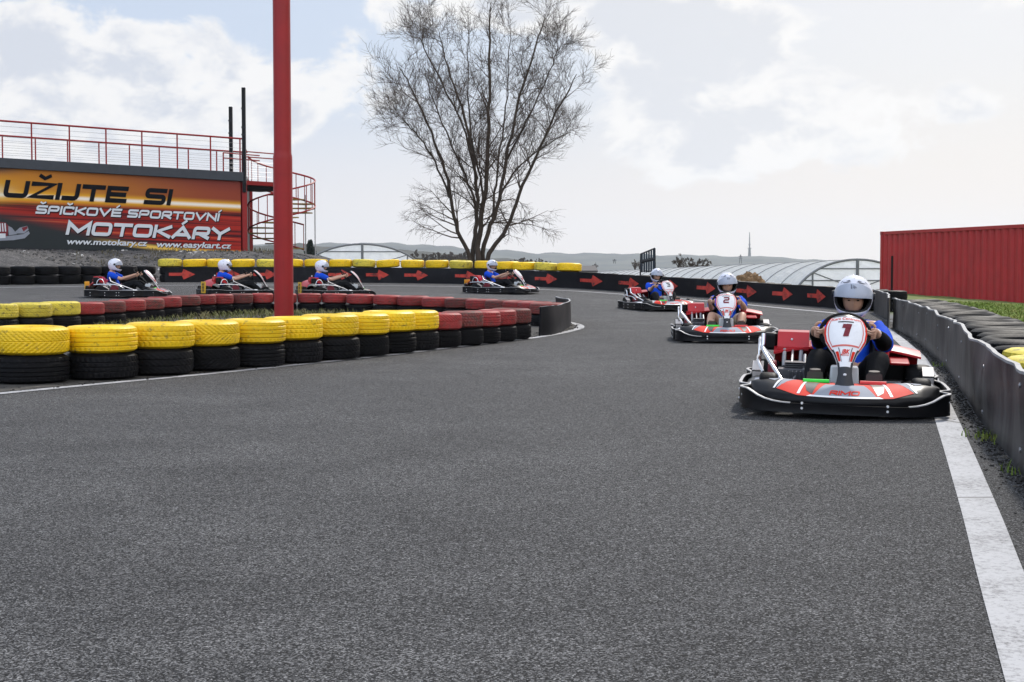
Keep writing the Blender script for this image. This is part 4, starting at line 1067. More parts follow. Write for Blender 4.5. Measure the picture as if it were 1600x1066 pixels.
def make_kart(num):
    root = empty('go_kart'); K = {}
    mb = MB(); nose_mesh(mb); nose = mb.build('nose_fairing', M['black_plastic'], root, smooth=50)
    mb = MB(); rd, gr, wh, bk = 0, 1, 2, 3
    for s in (-1, 1):
        decal(mb, ((s * .10, .06), (s * .10, .98), (s * .22, .02), (s * .50, .97)), rd, .0020)
        decal(mb, ((s * .22, .02), (s * .50, .97), (s * .50, .04), (s * .72, .80)), rd, .0023)
        decal(mb, ((s * .50, .04), (s * .66, .62), (s * .62, .05), (s * .72, .80)), gr, .0026)
        decal(mb, ((s * .62, .05), (s * .735, .80), (s * .66, .05), (s * .755, .80)), wh, .0032)
        decal(mb, ((s * .66, .06), (s * .74, .42), (s * .82, .10), (s * .80, .30)), gr, .0028)
        decal(mb, ((s * .70, .04), (s * .74, .16), (s * .92, .08), (s * .90, .20)), rd, .0034)
        decal(mb, ((s * .26, .30), (s * .34, .90), (s * .42, .36), (s * .40, .78)), bk, .0030)
        decal(mb, ((s * .38, .20), (s * .47, .92), (s * .405, .20), (s * .50, .92)), wh, .0036)
        decal(mb, ((s * .14, .10), (s * .16, .30), (s * .24, .10), (s * .27, .30)), bk, .0033)
    decal(mb, ((-.20, .42), (-.33, .95), (.20, .42), (.33, .95)), gr, .0040, 14)
    decal(mb, ((-.36, .93), (-.40, .985), (.36, .93), (.40, .985)), wh, .0044, 14)
    mb.build('sticker', [M['red_sticker'], M['grey_sticker'], M['white_plastic'], M['black_sticker']], nose, smooth=50, recalc=False)
    mb = MB(); lettering(mb, 'RIMO', .19, .17, lambda x, y, dz: nose_top((x - .095) / NW, .90 - y, .0062 + dz), .26, .10, .25); mb.build('lettering', M['red_sticker'], nose, smooth=0, recalc=False)
    # wrap-round bumper belt
    lp = belt_loop(); mb = MB(); vs_ = []
    for i, p in enumerate(lp):
        t = lp[(i + 1) % len(lp)] - lp[i - 1]; t.normalize(); o = Vector((t.y, -t.x, 0)); zt = belt_top(p)
        for (d, z) in ((0, .03), (.006, zt * .6), (0, zt), (-.014, zt), (-.010, zt * .6), (-.014, .03)):
            q = p + o * -d; vs_.append((q.x, q.y, z))
    n_ = len(lp); mb.add(vs_, [(i * 6 + j, ((i + 1) % n_) * 6 + j, ((i + 1) % n_) * 6 + (j + 1) % 6, i * 6 + (j + 1) % 6) for i in range(n_) for j in range(6)])
    for (x, y) in ((.978, .27), (.978, -.27), (.74, .655), (.74, -.655), (.30, .696), (.30, -.696), (-.05, .70), (-.05, -.70), (-.11, .70), (-.11, -.70), (-.38, .692), (-.38, -.692), (-.72, .692), (-.72, -.692), (-.897, .3), (-.897, -.3)):
        ax = Vector((1, 0, 0)) if abs(x) > .89 and abs(y) < .5 else Vector((0, 1, 0)); sgn = 1 if (x if ax.x else y) > 0 else -1
        for z in (.05, .115 if x < .9 else .082):
            if x > .9: z += .012
            mb.tube([Vector((x, y, z)) - ax * sgn * .004, Vector((x, y, z)) + ax * sgn * .016], .0085, 8, mi=1)
    belt_o = mb.build('bumper_belt', [M['black_plastic'], M['bolt']], root, smooth=40)
    mb = MB(); vs_ = []  # pale strip standing in for the highlight along the belt top
    for i, p in enumerate(lp):
        t = lp[(i + 1) % len(lp)] - lp[i - 1]; t.normalize(); o = Vector((t.y, -t.x, 0)); zt = belt_top(p) + .002
        for d in (-.004, .017): q = p - o * d * -1; vs_.append((q.x, q.y, zt + .003)); vs_.append((q.x, q.y, zt - .004))
    ef = []
    for i in range(n_):
        if lp[i].x > .955: continue
        a, b_ = i * 4, ((i + 1) % n_) * 4; ef += [(a, b_, b_ + 2, a + 2), (a + 1, a, a + 2, a + 3)[:0] or (a, a + 1, b_ + 1, b_), (a + 2, b_ + 2, b_ + 3, a + 3)]
    mb.add(vs_, ef); mb.build('belt_edge_highlight', M['belt_edge_highlight'], belt_o, smooth=0)
    # number panel, neck
    mb = MB(); grid_solid(mb, lambda u, v, o: panel_pt(lerp(-1, 1, u), v, o), 14, 40, .018, 0, 1)
    pan = mb.build('number_panel', [M['white_plastic'], M['black_plastic']], root, smooth=50)
    mb = MB()
    mb.grid(lambda u, v: panel_pt(lerp(-1, 1, u), lerp(.0, .36, v), .0022), 10, 14, 0)
    mb.grid(lambda u, v: panel_pt(lerp(-.72, .72, u), lerp(.30, .36, v), .0034), 10, 3, 2)
    for s in (-1, 1):                                                      # red border following the outline, stripes on the neck
        mb.grid(lambda u, v: panel_pt(s * lerp(.925, 1.0, u), lerp(.50, .97, v), .0022), 2, 24, 1)
        mb.grid(lambda u, v: panel_pt(s * lerp(.80, .84, u), lerp(.56, .93, v), .0026), 1, 20, 3)
        mb.grid(lambda u, v: panel_pt(s * lerp(.56, .80, u), lerp(.37, .49, v), .0026), 2, 8, 1)
        mb.grid(lambda u, v: panel_pt(s * lerp(.44, .50, u), lerp(.36, .53, v), .0028), 1, 10, 0)
        mb.grid(lambda u, v: panel_pt(s * lerp(.85, .99, u), lerp(.36, .52, v), .0028), 1, 10, 0)
    mb.grid(lambda u, v: panel_pt(lerp(-.84, .84, u), lerp(.545, .565, v), .0024), 12, 1, 3)
    mb.grid(lambda u, v: panel_pt(lerp(-.98, .98, u), lerp(.968, 1.0, v), .0024), 12, 3, 0)
    mb.grid(lambda u, v: panel_pt(lerp(-.40, .40, u), lerp(.868, .885, v), .0026), 8, 1, 0)
    mb.ball(panel_pt(0, .20, .004), (.008, .012, .009), 10, 6, 2)
    mb.build('sticker', [M['black_sticker'], M['red_sticker'], M['white_plastic'], mat('border_red_%s' % num, (.55, .12, .10), .35)], pan, smooth=50, recalc=False)
    mb = MB(); font_line(mb, 'Kart Centrum', -.095, .095, .0, .034, lambda x, y, dz: pan_abs(x, .908 + y / .61, .0040), .2, .02); mb.build('lettering', M['red_sticker'], pan, smooth=0, recalc=False)
    mb = MB(); font_line(mb, 'JBK', -.030, .030, .0, .045, lambda x, y, dz: pan_abs(x, .455 + y / .61, .0040), .3, .03)
    mb.grid(lambda u, v: pan_abs(lerp(-.026, .022, u), lerp(.435, .442, v), .0042), 4, 1); mb.build('emblem', M['red_sticker'], pan, smooth=0, recalc=False)
    if num:
        mb = MB(); w_ = .058 if num == '1' else .078
        lettering(mb, num, w_, .108, lambda x, y, dz: pan_abs(x - w_ / 2, .665 + y / .61, .0040 + dz), {'1': .33, '2': .23, '3': .22}[num], 0, .22 if num != '3' else .0)
        mb.build('number', M['dark_red'] if num in '12' else M['black_sticker'], pan, smooth=0, recalc=False)
    # fuel tank, pedals, steering
    mb = MB(); mb.box((.50, 0, .20), (.17, .21, .23), taper=.86); mb.tube([(.5, .03, .31), (.5, .03, .335)], .026, 12); mb.build('fuel_tank', M['tank'], root, bevel=.02, seg=3, smooth=50)
    for s, m_, z in ((-1, 'green_paint', .215), (1, 'pedal_red', .215)):
        mb = MB(); mb.tube([(.69, s * .10, z), (.69, s * .27, z)], .018, 12); mb.tube([(.69, s * .26, z), (.63, s * .26, .06)], .011, 8); mb.tube([(.69, s * .11, z), (.63, s * .11, .06)], .011, 8); mb.build('pedal', M[m_], root)
    mb = MB(); mb.tube([(.70, 0, .10), (.29, 0, .505)], .012, 8); mb.build('steering_column', M['dark_steel'], root)
    WT = Matrix.Translation((.265, 0, .53)) @ Matrix.Rotation(R(48), 4, 'Y')
    mb = MB(); mb.T = WT; mb.tube([(.165 * math.cos(a), .165 * math.sin(a), 0) for a in [2 * math.pi * i / 40 for i in range(40)]], .0145, 8, closed=True)
    for a in (0, 120, 240): mb.tube([(0, 0, .0), (.16 * math.cos(R(a)), .16 * math.sin(R(a)), 0)], .010, 6)
    mb.lathe([(0, -.012), (.045, -.012), (.045, .012), (0, .012)], 20); sw = mb.build('steering_wheel', M['black_matt'], root)
    # floor and frame
    mb = MB(); mb.prism([(.78, -.22), (.78, .22), (.52, .28), (-.05, .30), (-.1, .30), (-.1, -.30), (.52, -.28)], .035, .041); mb.build('floor_tray', M['alloy'], root, smooth=0)
    mb = MB()
    for s in (-1, 1):
        mb.tube([(.90, s * .25, .06), (.55, s * .30, .058), (-.1, s * .33, .058), (-.5, s * .30, .075), (-.85, s * .30, .09)], .016, 8)
        mb.tube([(.42, s * .33, .06), (.42, s * .64, .10), (-.33, s * .64, .10), (-.33, s * .33, .06)], .012, 8)
    mb.tube([(.55, -.45, .09), (.55, .45, .09)], .016, 8); mb.tube([(-.86, -.5, .12), (-.86, .5, .12)], .016, 8); mb.build('frame', M['dark_steel'], root)
    mb = MB(); mb.tube([(-.5, -.62, .14), (-.5, .62, .14)], .02, 12); mb.build('axle', M['alloy'], root)
    for (x, y, r_, w_) in ((.55, .50, .128, .125), (.55, -.50, .128, .125), (-.5, .545, .140, .19), (-.5, -.545, .140, .19)):
        MT = Matrix.Translation((x, y, r_)) @ Matrix.Rotation(R(90), 4, 'X'); h = w_ / 2
        wh_ = empty('wheel'); wh_.parent = root
        mb = MB(); mb.lathe([(r_ * .52, -h * .8), (r_ * .62, -h), (r_ * .86, -h * .98), (r_ * .96, -h * .82), (r_, -h * .5), (r_, h * .5), (r_ * .96, h * .82), (r_ * .86, h * .98), (r_ * .62, h), (r_ * .52, h * .8)], 32, MT); mb.build('tyre', M['tyre_black'], wh_, smooth=50)
        mb = MB(); mb.lathe([(0, -h * .35), (r_ * .3, -h * .4), (r_ * .48, -h * .82), (r_ * .55, -h * .84), (r_ * .53, -h * .7), (r_ * .53, h * .7), (r_ * .55, h * .84), (r_ * .48, h * .82), (r_ * .3, h * .4), (0, h * .35)], 24, MT); mb.build('rim', M['alloy'], wh_, smooth=40)
    # side pods with pale front pads
    for s in (-1, 1):
        def pod(u, v):
            x = lerp(-.34, .40, u); e = min(1, min(u, 1 - u) * 7 + .25); top = .085 + (.185 - .085) * e ** .5
            prof_ = [(.40, .05), (.40, .13), (.43, .165 * 1), (.52, top), (.62, top - .015), (.672, .14), (.68, .06), (.40, .05)]
            k = v * 7; i = min(6, int(k)); a, b_ = prof_[i], prof_[i + 1]; t = k - i; return Vector((x, s * lerp(a[0], b_[0], t), lerp(a[1], b_[1], t)))
        mb = MB(); mb.grid(pod, 18, 21)
        for u in (0, 1): vv_ = [pod(u, v / 21) for v in range(21)]; mb.add(vv_, [tuple(range(21))])
        sp_ = mb.build('side_pod', M['black_plastic'], root, smooth=50)
        mb = MB(); mb.grid(lambda u, v: pod(lerp(.80, .93, u), lerp(.44, .62, v)) + Vector((0, 0, .003)), 4, 4, 0); mb.grid(lambda u, v: pod(lerp(.45, .77, u), lerp(.46, .56, v)) + Vector((0, 0, .003)), 4, 4, 1)
        mb.build('sticker', [M['white_plastic'], M['grey_sticker']], sp_, smooth=50, recalc=False)
        # rear corner guard: beige-white wedge in front of each rear wheel
        mb = MB(); mb.prism([(-.33, .17), (-.30, .20), (-.44, .262), (-.56, .262), (-.60, .17), (-.56, .05), (-.34, .05)], s * .56, s * .655, Matrix(((1, 0, 0, 0), (0, 0, 1, 0), (0, 1, 0, 0), (0, 0, 0, 1)))); cg = mb.build('corner_guard', M['black_plastic'], root, smooth=0, bevel=.012)
        mb = MB(); mb.add([(-.305, s * .57, .207), (-.43, s * .57, .266), (-.43, s * .65, .266), (-.305, s * .65, .207)], [(0, 1, 2, 3)]); mb.add([(-.33, s * .57, .12), (-.308, s * .57, .197), (-.308, s * .648, .197), (-.33, s * .648, .12)], [(0, 1, 2, 3)]); mb.build('pad', M['pad_beige'], cg, smooth=0, solid=.006)
    # seat
    prof_ = [(.14, .10, .15), (.02, .07, .17), (-.12, .06, .185), (-.25, .085, .19), (-.34, .18, .20), (-.40, .31, .205), (-.455, .44, .19), (-.475, .50, .155)]
    pc = catmull([Vector(p) for p in prof_], 4)
    def seat(u, v):
        k = v * (len(pc) - 1); i = min(len(pc) - 2, int(k)); p = pc[i].lerp(pc[i + 1], k - i); y = lerp(-1, 1, u); d = abs(y) ** 3
        up = Vector((.13, 0, .12)) if v > .55 else Vector((.03, 0, .15))
        return Vector((p.x, .03 + y * p.z * (1 - .05 * d), p.y)) + up * d * (1 if v < .85 else .5)
    mb = MB(); mb.grid(seat, 16, 28); mb.build('seat', M['black_plastic'], root, smooth=60, solid=.012, recalc=False)
    # engine on the driver's right
    eng = empty('engine'); eng.parent = root
    mb = MB(); mb.box((-.20, -.36, .16), (.28, .20, .16)); mb.box((-.22, -.33, .245), (.16, .12, .06))
    for k in range(5): mb.box((-.20, -.33, .225 + k * .015), (.20, .16, .006))
    for k in range(5): mb.box((-.03, -.38 + k * .028, .17), (.04, .008, .12))
    mb.build('engine_block', M['engine_grey'], eng, smooth=0, bevel=.006)
    mb = MB(); mb.tube([(-.2, -.47, .20), (-.2, -.53, .20)], .095, 18); mb.build('recoil_cover', M['dark_red'], eng, bevel=.012)
    mb = MB(); mb.prism([(-.70, .375), (-.42, .355), (-.42, .382), (-.50, .490), (-.69, .498), (-.72, .41)], -.475, -.245, Matrix(((1, 0, 0, 0), (0, 0, 1, 0), (0, 1, 0, 0), (0, 0, 0, 1)))); mb.ball((-.458, -.37, .435), (.01, .01, .01), 8, 6, 1)
    mb.build('engine_cover', [M['red_glossy'], M['bolt']], eng, smooth=0, bevel=.018, seg=3)
    mb = MB(); mb.box((-.62, -.53, .41), (.13, .10, .13)); mb.build('air_filter', M['black_plastic'], eng, bevel=.02, seg=3)
    mb = MB(); mb.tube([(-.44, -.30, .37), (-.30, -.30, .24)], .016, 8); mb.tube([(-.44, -.42, .37), (-.30, -.42, .24)], .016, 8); mb.tube([(-.30, -.27, .33), (-.10, -.27, .24), (-.05, -.36, .16)], .012, 8); mb.tube([(-.42, -.36, .36), (-.2, -.36, .27)], .010, 6); mb.build('engine_pipe', M['alloy'], eng)
    mb = MB(); mb.tube(catmull([Vector(p) for p in ((-.30, -.575, .478), (-.27, -.575, .40), (-.25, -.578, .375), (-.10, -.53, .31), (.14, -.45, .215), (.30, -.40, .15))], 5), .0155, 10); mb.tube([(-.25, -.575, .385), (-.20, -.50, .30), (-.1, -.46, .13)], .011, 8); mb.build('guard_tube', M['chrome'], root)
    # silver hoop rails either side of the engine bay
    for s in (-1,):
        mb = MB(); mb.tube(catmull([Vector(p) for p in ((-.66, s * .60, .30), (-.45, s * .61, .31), (-.10, s * .60, .29), (.02, s * .56, .22))], 5), .012, 8)
        if s > 0 or True: mb.tube([(-.50 + .085 * math.cos(a), s * .605, .305 + .13 * math.sin(a)) for a in [math.pi * i / 10 for i in range(11)]], .012, 8)
        mb.tube([(-.38, s * .60, .31), (-.38, s * .60, .10)], .012, 8); mb.build('side_rail', M['chrome'], root)
    # red rear bodywork
    def fair(u, v, o):
        y = lerp(-.50, .56, u); e = abs(y - .03) / .55; x = lerp(-.42, -.86, v)
        z = lerp(.405, .33, sst(v, .35, 1)) + .05 * math.sin(v * 2.2) - .07 * e ** 2 - (.10 * sst(v, .8, 1))
        return Vector((x + .03 * e * e, y, z + o))
    mb = MB(); grid_solid(mb, fair, 22, 14, .016); mb.build('rear_fairing', M['red_glossy'], root, smooth=50)
    mb = MB(); 
    mb.prism([(-.40, .315), (-.20, .29), (-.19, .31), (-.30, .335), (-.325, .42), (-.41, .43)], .25, .33, Matrix(((1, 0, 0, 0), (0, 0, 1, 0), (0, 1, 0, 0), (0, 0, 0, 1))))
    mb.prism([(-.43, .31), (-.20, .285), (-.19, .305), (-.42, .335)], .33, .47, Matrix(((1, 0, 0, 0), (0, 0, 1, 0), (0, 1, 0, 0), (0, 0, 0, 1))))
    mb.build('side_wing', M['red_glossy'], root, smooth=0, bevel=.014, seg=3)
    mb = MB(); mb.box((-.87, 0, .20), (.03, .95, .16)); mb.box((-.84, .42, .17), (.08, .22, .2)); mb.box((-.84, -.42, .17), (.08, .22, .2)); mb.build('rear_bumper', M['black_plastic'], root, bevel=.02, smooth=0)
    mb = MB(); mb.box((-.915, -.22, .235), (.012, .42, .28)); pl = mb.build('number_plate', M['plate_yellow'], root, bevel=.006, smooth=0)
    mb = MB()
    for k, ch_ in enumerate('583'): lettering(mb, ch_, .055, .19, lambda x, y, dz: Vector((-.9235 - dz, -.125 - y, .135 + k * .072 + x)), .25, 0, .1)
    mb.build('lettering', M['black_sticker'], pl, smooth=0, recalc=False)
    return root

# ------------------------------------------------------------------ drivers
def skin(name, nodes, edges, roots, sub=2):
    me = bpy.data.meshes.new(name); me.from_pydata([n_[0] for n_ in nodes], edges, []); o = link(name, me)
    md = o.modifiers.new('skin', 'SKIN'); md.use_smooth_shade = True; md.branch_smoothing = .3
    for i, n_ in enumerate(nodes):
        r_ = n_[1]; r_ = (r_, r_) if not isinstance(r_, tuple) else r_
        me.skin_vertices[0].data[i].radius = r_; me.skin_vertices[0].data[i].use_root = i in roots
    o.modifiers.new('sub', 'SUBSURF').levels = sub; o.modifiers['sub'].render_levels = sub
    bpy.context.view_layer.update(); out = bpy.data.meshes.new_from_object(o.evaluated_get(bpy.context.evaluated_depsgraph_get()))
    bpy.data.objects.remove(o); bpy.data.meshes.remove(me); return out
OY = .06
def chain(nodes, edges, pts, start=None):
    prev = start
    for p, r_ in pts:
        nodes.append((p, r_)); i = len(nodes) - 1
        if prev is not None: edges.append((prev, i))
        prev = i
    return prev
PEL, SPI, CHE, NLO, NEK = (-.24, OY, .17), (-.345, OY, .31), (-.41, OY, .46), (-.395, OY, .58), (-.355, OY, .66)
def arm(s, lean=0): return [((-.385, OY + s * .165, .545), .060), ((-.25, OY + s * .205, .475), .047), ((-.11, OY + s * .222, .425), .041), ((.045, OY * .6 + s * .215, .475), .038), ((.185, s * .205, .522), .029)]
def leg(s): return [((-.18, OY + s * .10, .155), .088), ((.03, OY * .7 + s * .165, .275), .078), ((.225, OY * .5 + s * .205, .345), .060), ((.37, s * .20, .245), .054), ((.52, s * .19, .125), .042)]
def body_mesh():
    nd_, ed = [], []
    for p, r_ in ((PEL, .125), (SPI, .115), (CHE, .125), (NLO, .065), (NEK, .054)): nd_.append((p, r_))
    ed += [(0, 1), (1, 2), (2, 3), (3, 4)]
    chain(nd_, ed, [((-.325, OY, .715), .06)], 4)
    for s in (-1, 1):
        e = chain(nd_, ed, arm(s), 2); chain(nd_, ed, [((.225, s * .195, .533), (.034, .026)), ((.255, s * .19, .545), (.034, .022))], e)
        e = chain(nd_, ed, leg(s), 0); chain(nd_, ed, [((.56, s * .19, .10), .036), ((.585, s * .19, .18), .036), ((.592, s * .19, .235), .03)], e)
    roots = {0}
    T_ = Vector((math.sin(R(42)), 0, math.cos(R(42)))); A_ = Vector((math.cos(R(42)), 0, -math.sin(R(42))))   # along the rim, away from the driver
    for s in (-1, 1):
        C_ = Vector((.265, s * .165, .53))
        for k, (off, r_, ln) in enumerate(((-.034, .0085, .9), (-.012, .0098, 1.02), (.011, .0098, 1.05), (.033, .0092, .98))):
            b_ = C_ + T_ * off; nd_.append((b_ + Vector((0, s * .036, 0)) - A_ * .006, r_ * 1.1)); i0 = len(nd_) - 1; roots.add(i0)
            chain(nd_, ed, [(b_ + Vector((0, s * .030, 0)) + A_ * .024 * ln, r_), (b_ + Vector((0, s * .004, 0)) + A_ * .034 * ln, r_ * .95), (b_ - Vector((0, s * .022, 0)) + A_ * .020 * ln, r_ * .9), (b_ - Vector((0, s * .024, 0)) - A_ * .004, r_ * .8)], i0)
        nd_.append((C_ + Vector((0, s * .036, 0)) - A_ * .022 + T_ * .02, .012)); i0 = len(nd_) - 1; roots.add(i0)
        chain(nd_, ed, [(C_ + Vector((0, s * .018, 0)) - A_ * .030 + T_ * .045, .0105), (C_ - Vector((0, s * .008, 0)) - A_ * .022 + T_ * .058, .009)], i0)
    me = skin('person', nd_, ed, roots, 2)
    b = bmesh.new(); b.from_mesh(me)
    hm = MB(); hc = Vector((-.295, OY, .742)); RT = Matrix.Rotation(R(9), 3, 'Y')
    def head(u, v):
        a = 2 * math.pi * u; e = math.pi * (v - .5); x, y, z = math.cos(e) * math.cos(a), math.cos(e) * math.sin(a), math.sin(e)
        p = Vector((x * .094, y * .073, z * .118))
        fx = max(0, x)
        g = lambda yy, zz, ry, rz: math.exp(-((p.y - yy) / ry) ** 2 - ((p.z - zz) / rz) ** 2) * fx
        p.x += .022 * g(0, -.022, .010, .020) + .010 * g(0, .0, .008, .018) - .012 * (g(.031, .008, .014, .010) + g(-.031, .008, .014, .010)) + .006 * g(0, .026, .045, .010) + .008 * g(0, -.058, .02, .008) - .004 * g(0, -.048, .02, .004) + .010 * g(0, -.088, .03, .018)
        if p.z < -.05 and x > -.2: p.y *= 1 - (-.05 - p.z) * 3.0
        return hc + RT @ p
    hm.grid(head, 44, 34, cu=True); hme = hm.mesh('head', M['skin'], 60)
    b.from_mesh(hme); b.to_mesh(me); b.free(); bpy.data.meshes.remove(hme)
    me.materials.clear(); me.materials.append(M['skin']); me.shade_smooth(); return me
def cloth(nodes, edges, name, m_, roots=(0,)):
    me = skin(name, nodes, edges, set(roots), 2); me.materials.clear(); me.materials.append(m_)
    for v in me.vertices:
        p = v.co; d = mnoise.noise(p * 16) * .006 + mnoise.noise(p * 38) * .003; v.co = p + v.normal * d
    me.shade_smooth(); return me
def shirt_mesh(long_):
    nd_, ed = [], []
    for p, r_ in ((PEL, .142), (SPI, .140), (CHE, .150), ((-.405, OY, .55), .105), ((-.385, OY, .605), .07)): nd_.append((p, r_))
    ed += [(0, 1), (1, 2), (2, 3), (3, 4)]
    for s in (-1, 1):
        a = arm(s); pts = [(a[0][0], .083), (a[1][0], .072), (tuple(Vector(a[1][0]).lerp(Vector(a[2][0]), .55)), .066)]
        if long_: pts = [(a[0][0], .088), (a[1][0], .078), (a[2][0], .070), (tuple(Vector(a[2][0]).lerp(Vector(a[3][0]), .35)), .060)]
        chain(nd_, ed, pts, 2)
    return nd_, ed
def trouser_mesh(short):
    nd_, ed = [(PEL, .145), ((-.25, OY, .24), .14)], [(0, 1)]
    for s in (-1, 1):
        l_ = leg(s); pts = [(l_[0][0], .108), (l_[1][0], .098)] + ([(tuple(Vector(l_[1][0]).lerp(Vector(l_[2][0]), .45)), .094)] if short else [(l_[2][0], .080), (l_[3][0], .070), (tuple(Vector(l_[3][0]).lerp(Vector(l_[4][0]), .85)), .060)])
        chain(nd_, ed, pts, 0)
    return nd_, ed
PM = {'body': body_mesh()}
for k_, a in (('short', False), ('long', True)):
    nd_, ed = shirt_mesh(a); PM['shirt_' + k_] = cloth(nd_, ed, 'shirt', M['shirt_blue'])
nd_, ed = trouser_mesh(False); PM['trousers'] = cloth(nd_, ed, 'trousers', M['cloth_dark'])
nd_, ed = trouser_mesh(True); PM['shorts'] = cloth(nd_, ed, 'shorts', M['khaki'])
def sleeve(s):
    a = arm(s); nd_, ed = [], []; chain(nd_, ed, [(a[1][0], .056), (a[2][0], .062), (a[3][0], .054), (tuple(Vector(a[3][0]).lerp(Vector(a[4][0]), .85)), .042)]); return cloth(nd_, ed, 'sleeve', M['cloth_black'])
PM['sleeve'] = [sleeve(-1), sleeve(1)]
def shoe(s):
    mb = MB()
    def sh(u, v):
        t = v; base = Vector((.545, s * .19, .045)).lerp(Vector((.615, s * .19, .285)), t); a = 2 * math.pi * u
        w_ = .042 + .012 * math.sin(t * 2.6); h = lerp(.052, .026, t ** .8)
        if t > .93: w_ *= .75; h *= .7
        if t < .07: w_ *= .8; h *= .8
        ax = Vector((.07, 0, .24)).normalized(); nn = Vector((-ax.z, 0, ax.x))
        return base + Vector((0, w_ * math.cos(a), 0)) + nn * (h * math.sin(a) + .012)
    mb.grid(sh, 18, 16, 0, cu=True)
    for v in (0, 1): vs_ = [sh(i / 18, v) for i in range(18)]; mb.add(vs_, [tuple(range(18))])
    mb.grid(lambda u, v: Vector((.545, s * .19, .045)).lerp(Vector((.615, s * .19, .285)), lerp(.03, .97, v)) + Vector((.240 / .25 * .030 if False else .022 + .010 * math.sin(v * 3.1), lerp(-1, 1, u) * (.044 + .010 * math.sin(v * 2.6)), -.006)), 6, 10, 1)
    return mb
PM['shoe'] = {n_: [shoe(s).mesh('shoe', [M[n_], M['sole']], 50) for s in (-1, 1)] for n_ in ('shoe', 'shoe_brown')}
HC = Vector((-.295, OY, .762))
TILT = Matrix.Translation(HC) @ Matrix.Rotation(R(9), 4, 'Y') @ Matrix.Translation(-HC)
def hr(a, e):                                    # outer helmet radius in direction azimuth a, elevation e
    ca, ce, se = math.cos(a), math.cos(e), math.sin(e)
    x, y, z = ce * ca, ce * math.sin(a), se
    rx, ry, rz = (.160 if x > 0 else .178), .137, (.150 if z > 0 else .175)
    r_ = 1 / math.sqrt((x / rx) ** 2 + (y / ry) ** 2 + (z / rz) ** 2)
    r_ += .026 * max(0, ca) ** 3 * math.exp(-((e + .62) / .33) ** 2)     # chin bar
    r_ += .006 * max(0, -ca) ** 2 * math.exp(-((e - .25) / .3) ** 2)
    return r_
def hp(a, e, k=1.0): r_ = hr(a, e) * k; return HC + Vector((r_ * math.cos(e) * math.cos(a), r_ * math.cos(e) * math.sin(a), r_ * math.sin(e)))
EL0, EL1, AZW = R(-29), R(6), R(74)
def lim(a):                                      # eye port limits at azimuth a
    t = min(1, abs(a) / AZW); c = max(0, 1 - t ** 5) ** .5; m_ = R(-7); return m_ + (EL0 - m_) * c - R(1.5) * t, m_ + (EL1 - m_) * c
def helmet():
    mb = MB(); na = 72; bot = R(-52)
    def colf(i): return -math.pi + 2 * math.pi * i / na
    az_ = [colf(i) for i in range(na)]
    low, up = 8, 12
    vs_, fs_ = [], []; per = (low + 1) + (up + 1)
    for a in az_:
        front = abs(a) <= AZW; l0, l1 = lim(a) if front else (R(-7), R(-7))
        for j in range(low + 1): vs_.append(hp(a, lerp(bot, l0, j / low)))
        for j in range(up + 1): vs_.append(hp(a, lerp(l1, R(89.5), j / up)))
    for i in range(na):
        i2 = (i + 1) % na
        for j in range(per - 1):
            if j == low:
                f0, f1 = abs(az_[i]) < AZW, abs(az_[i2]) < AZW
                continue
            fs_.append((i * per + j, i2 * per + j, i2 * per + j + 1, i * per + j + 1))
    mb.add(vs_, fs_); return mb
HM = {}
hb = helmet(); HM['shell'] = hb
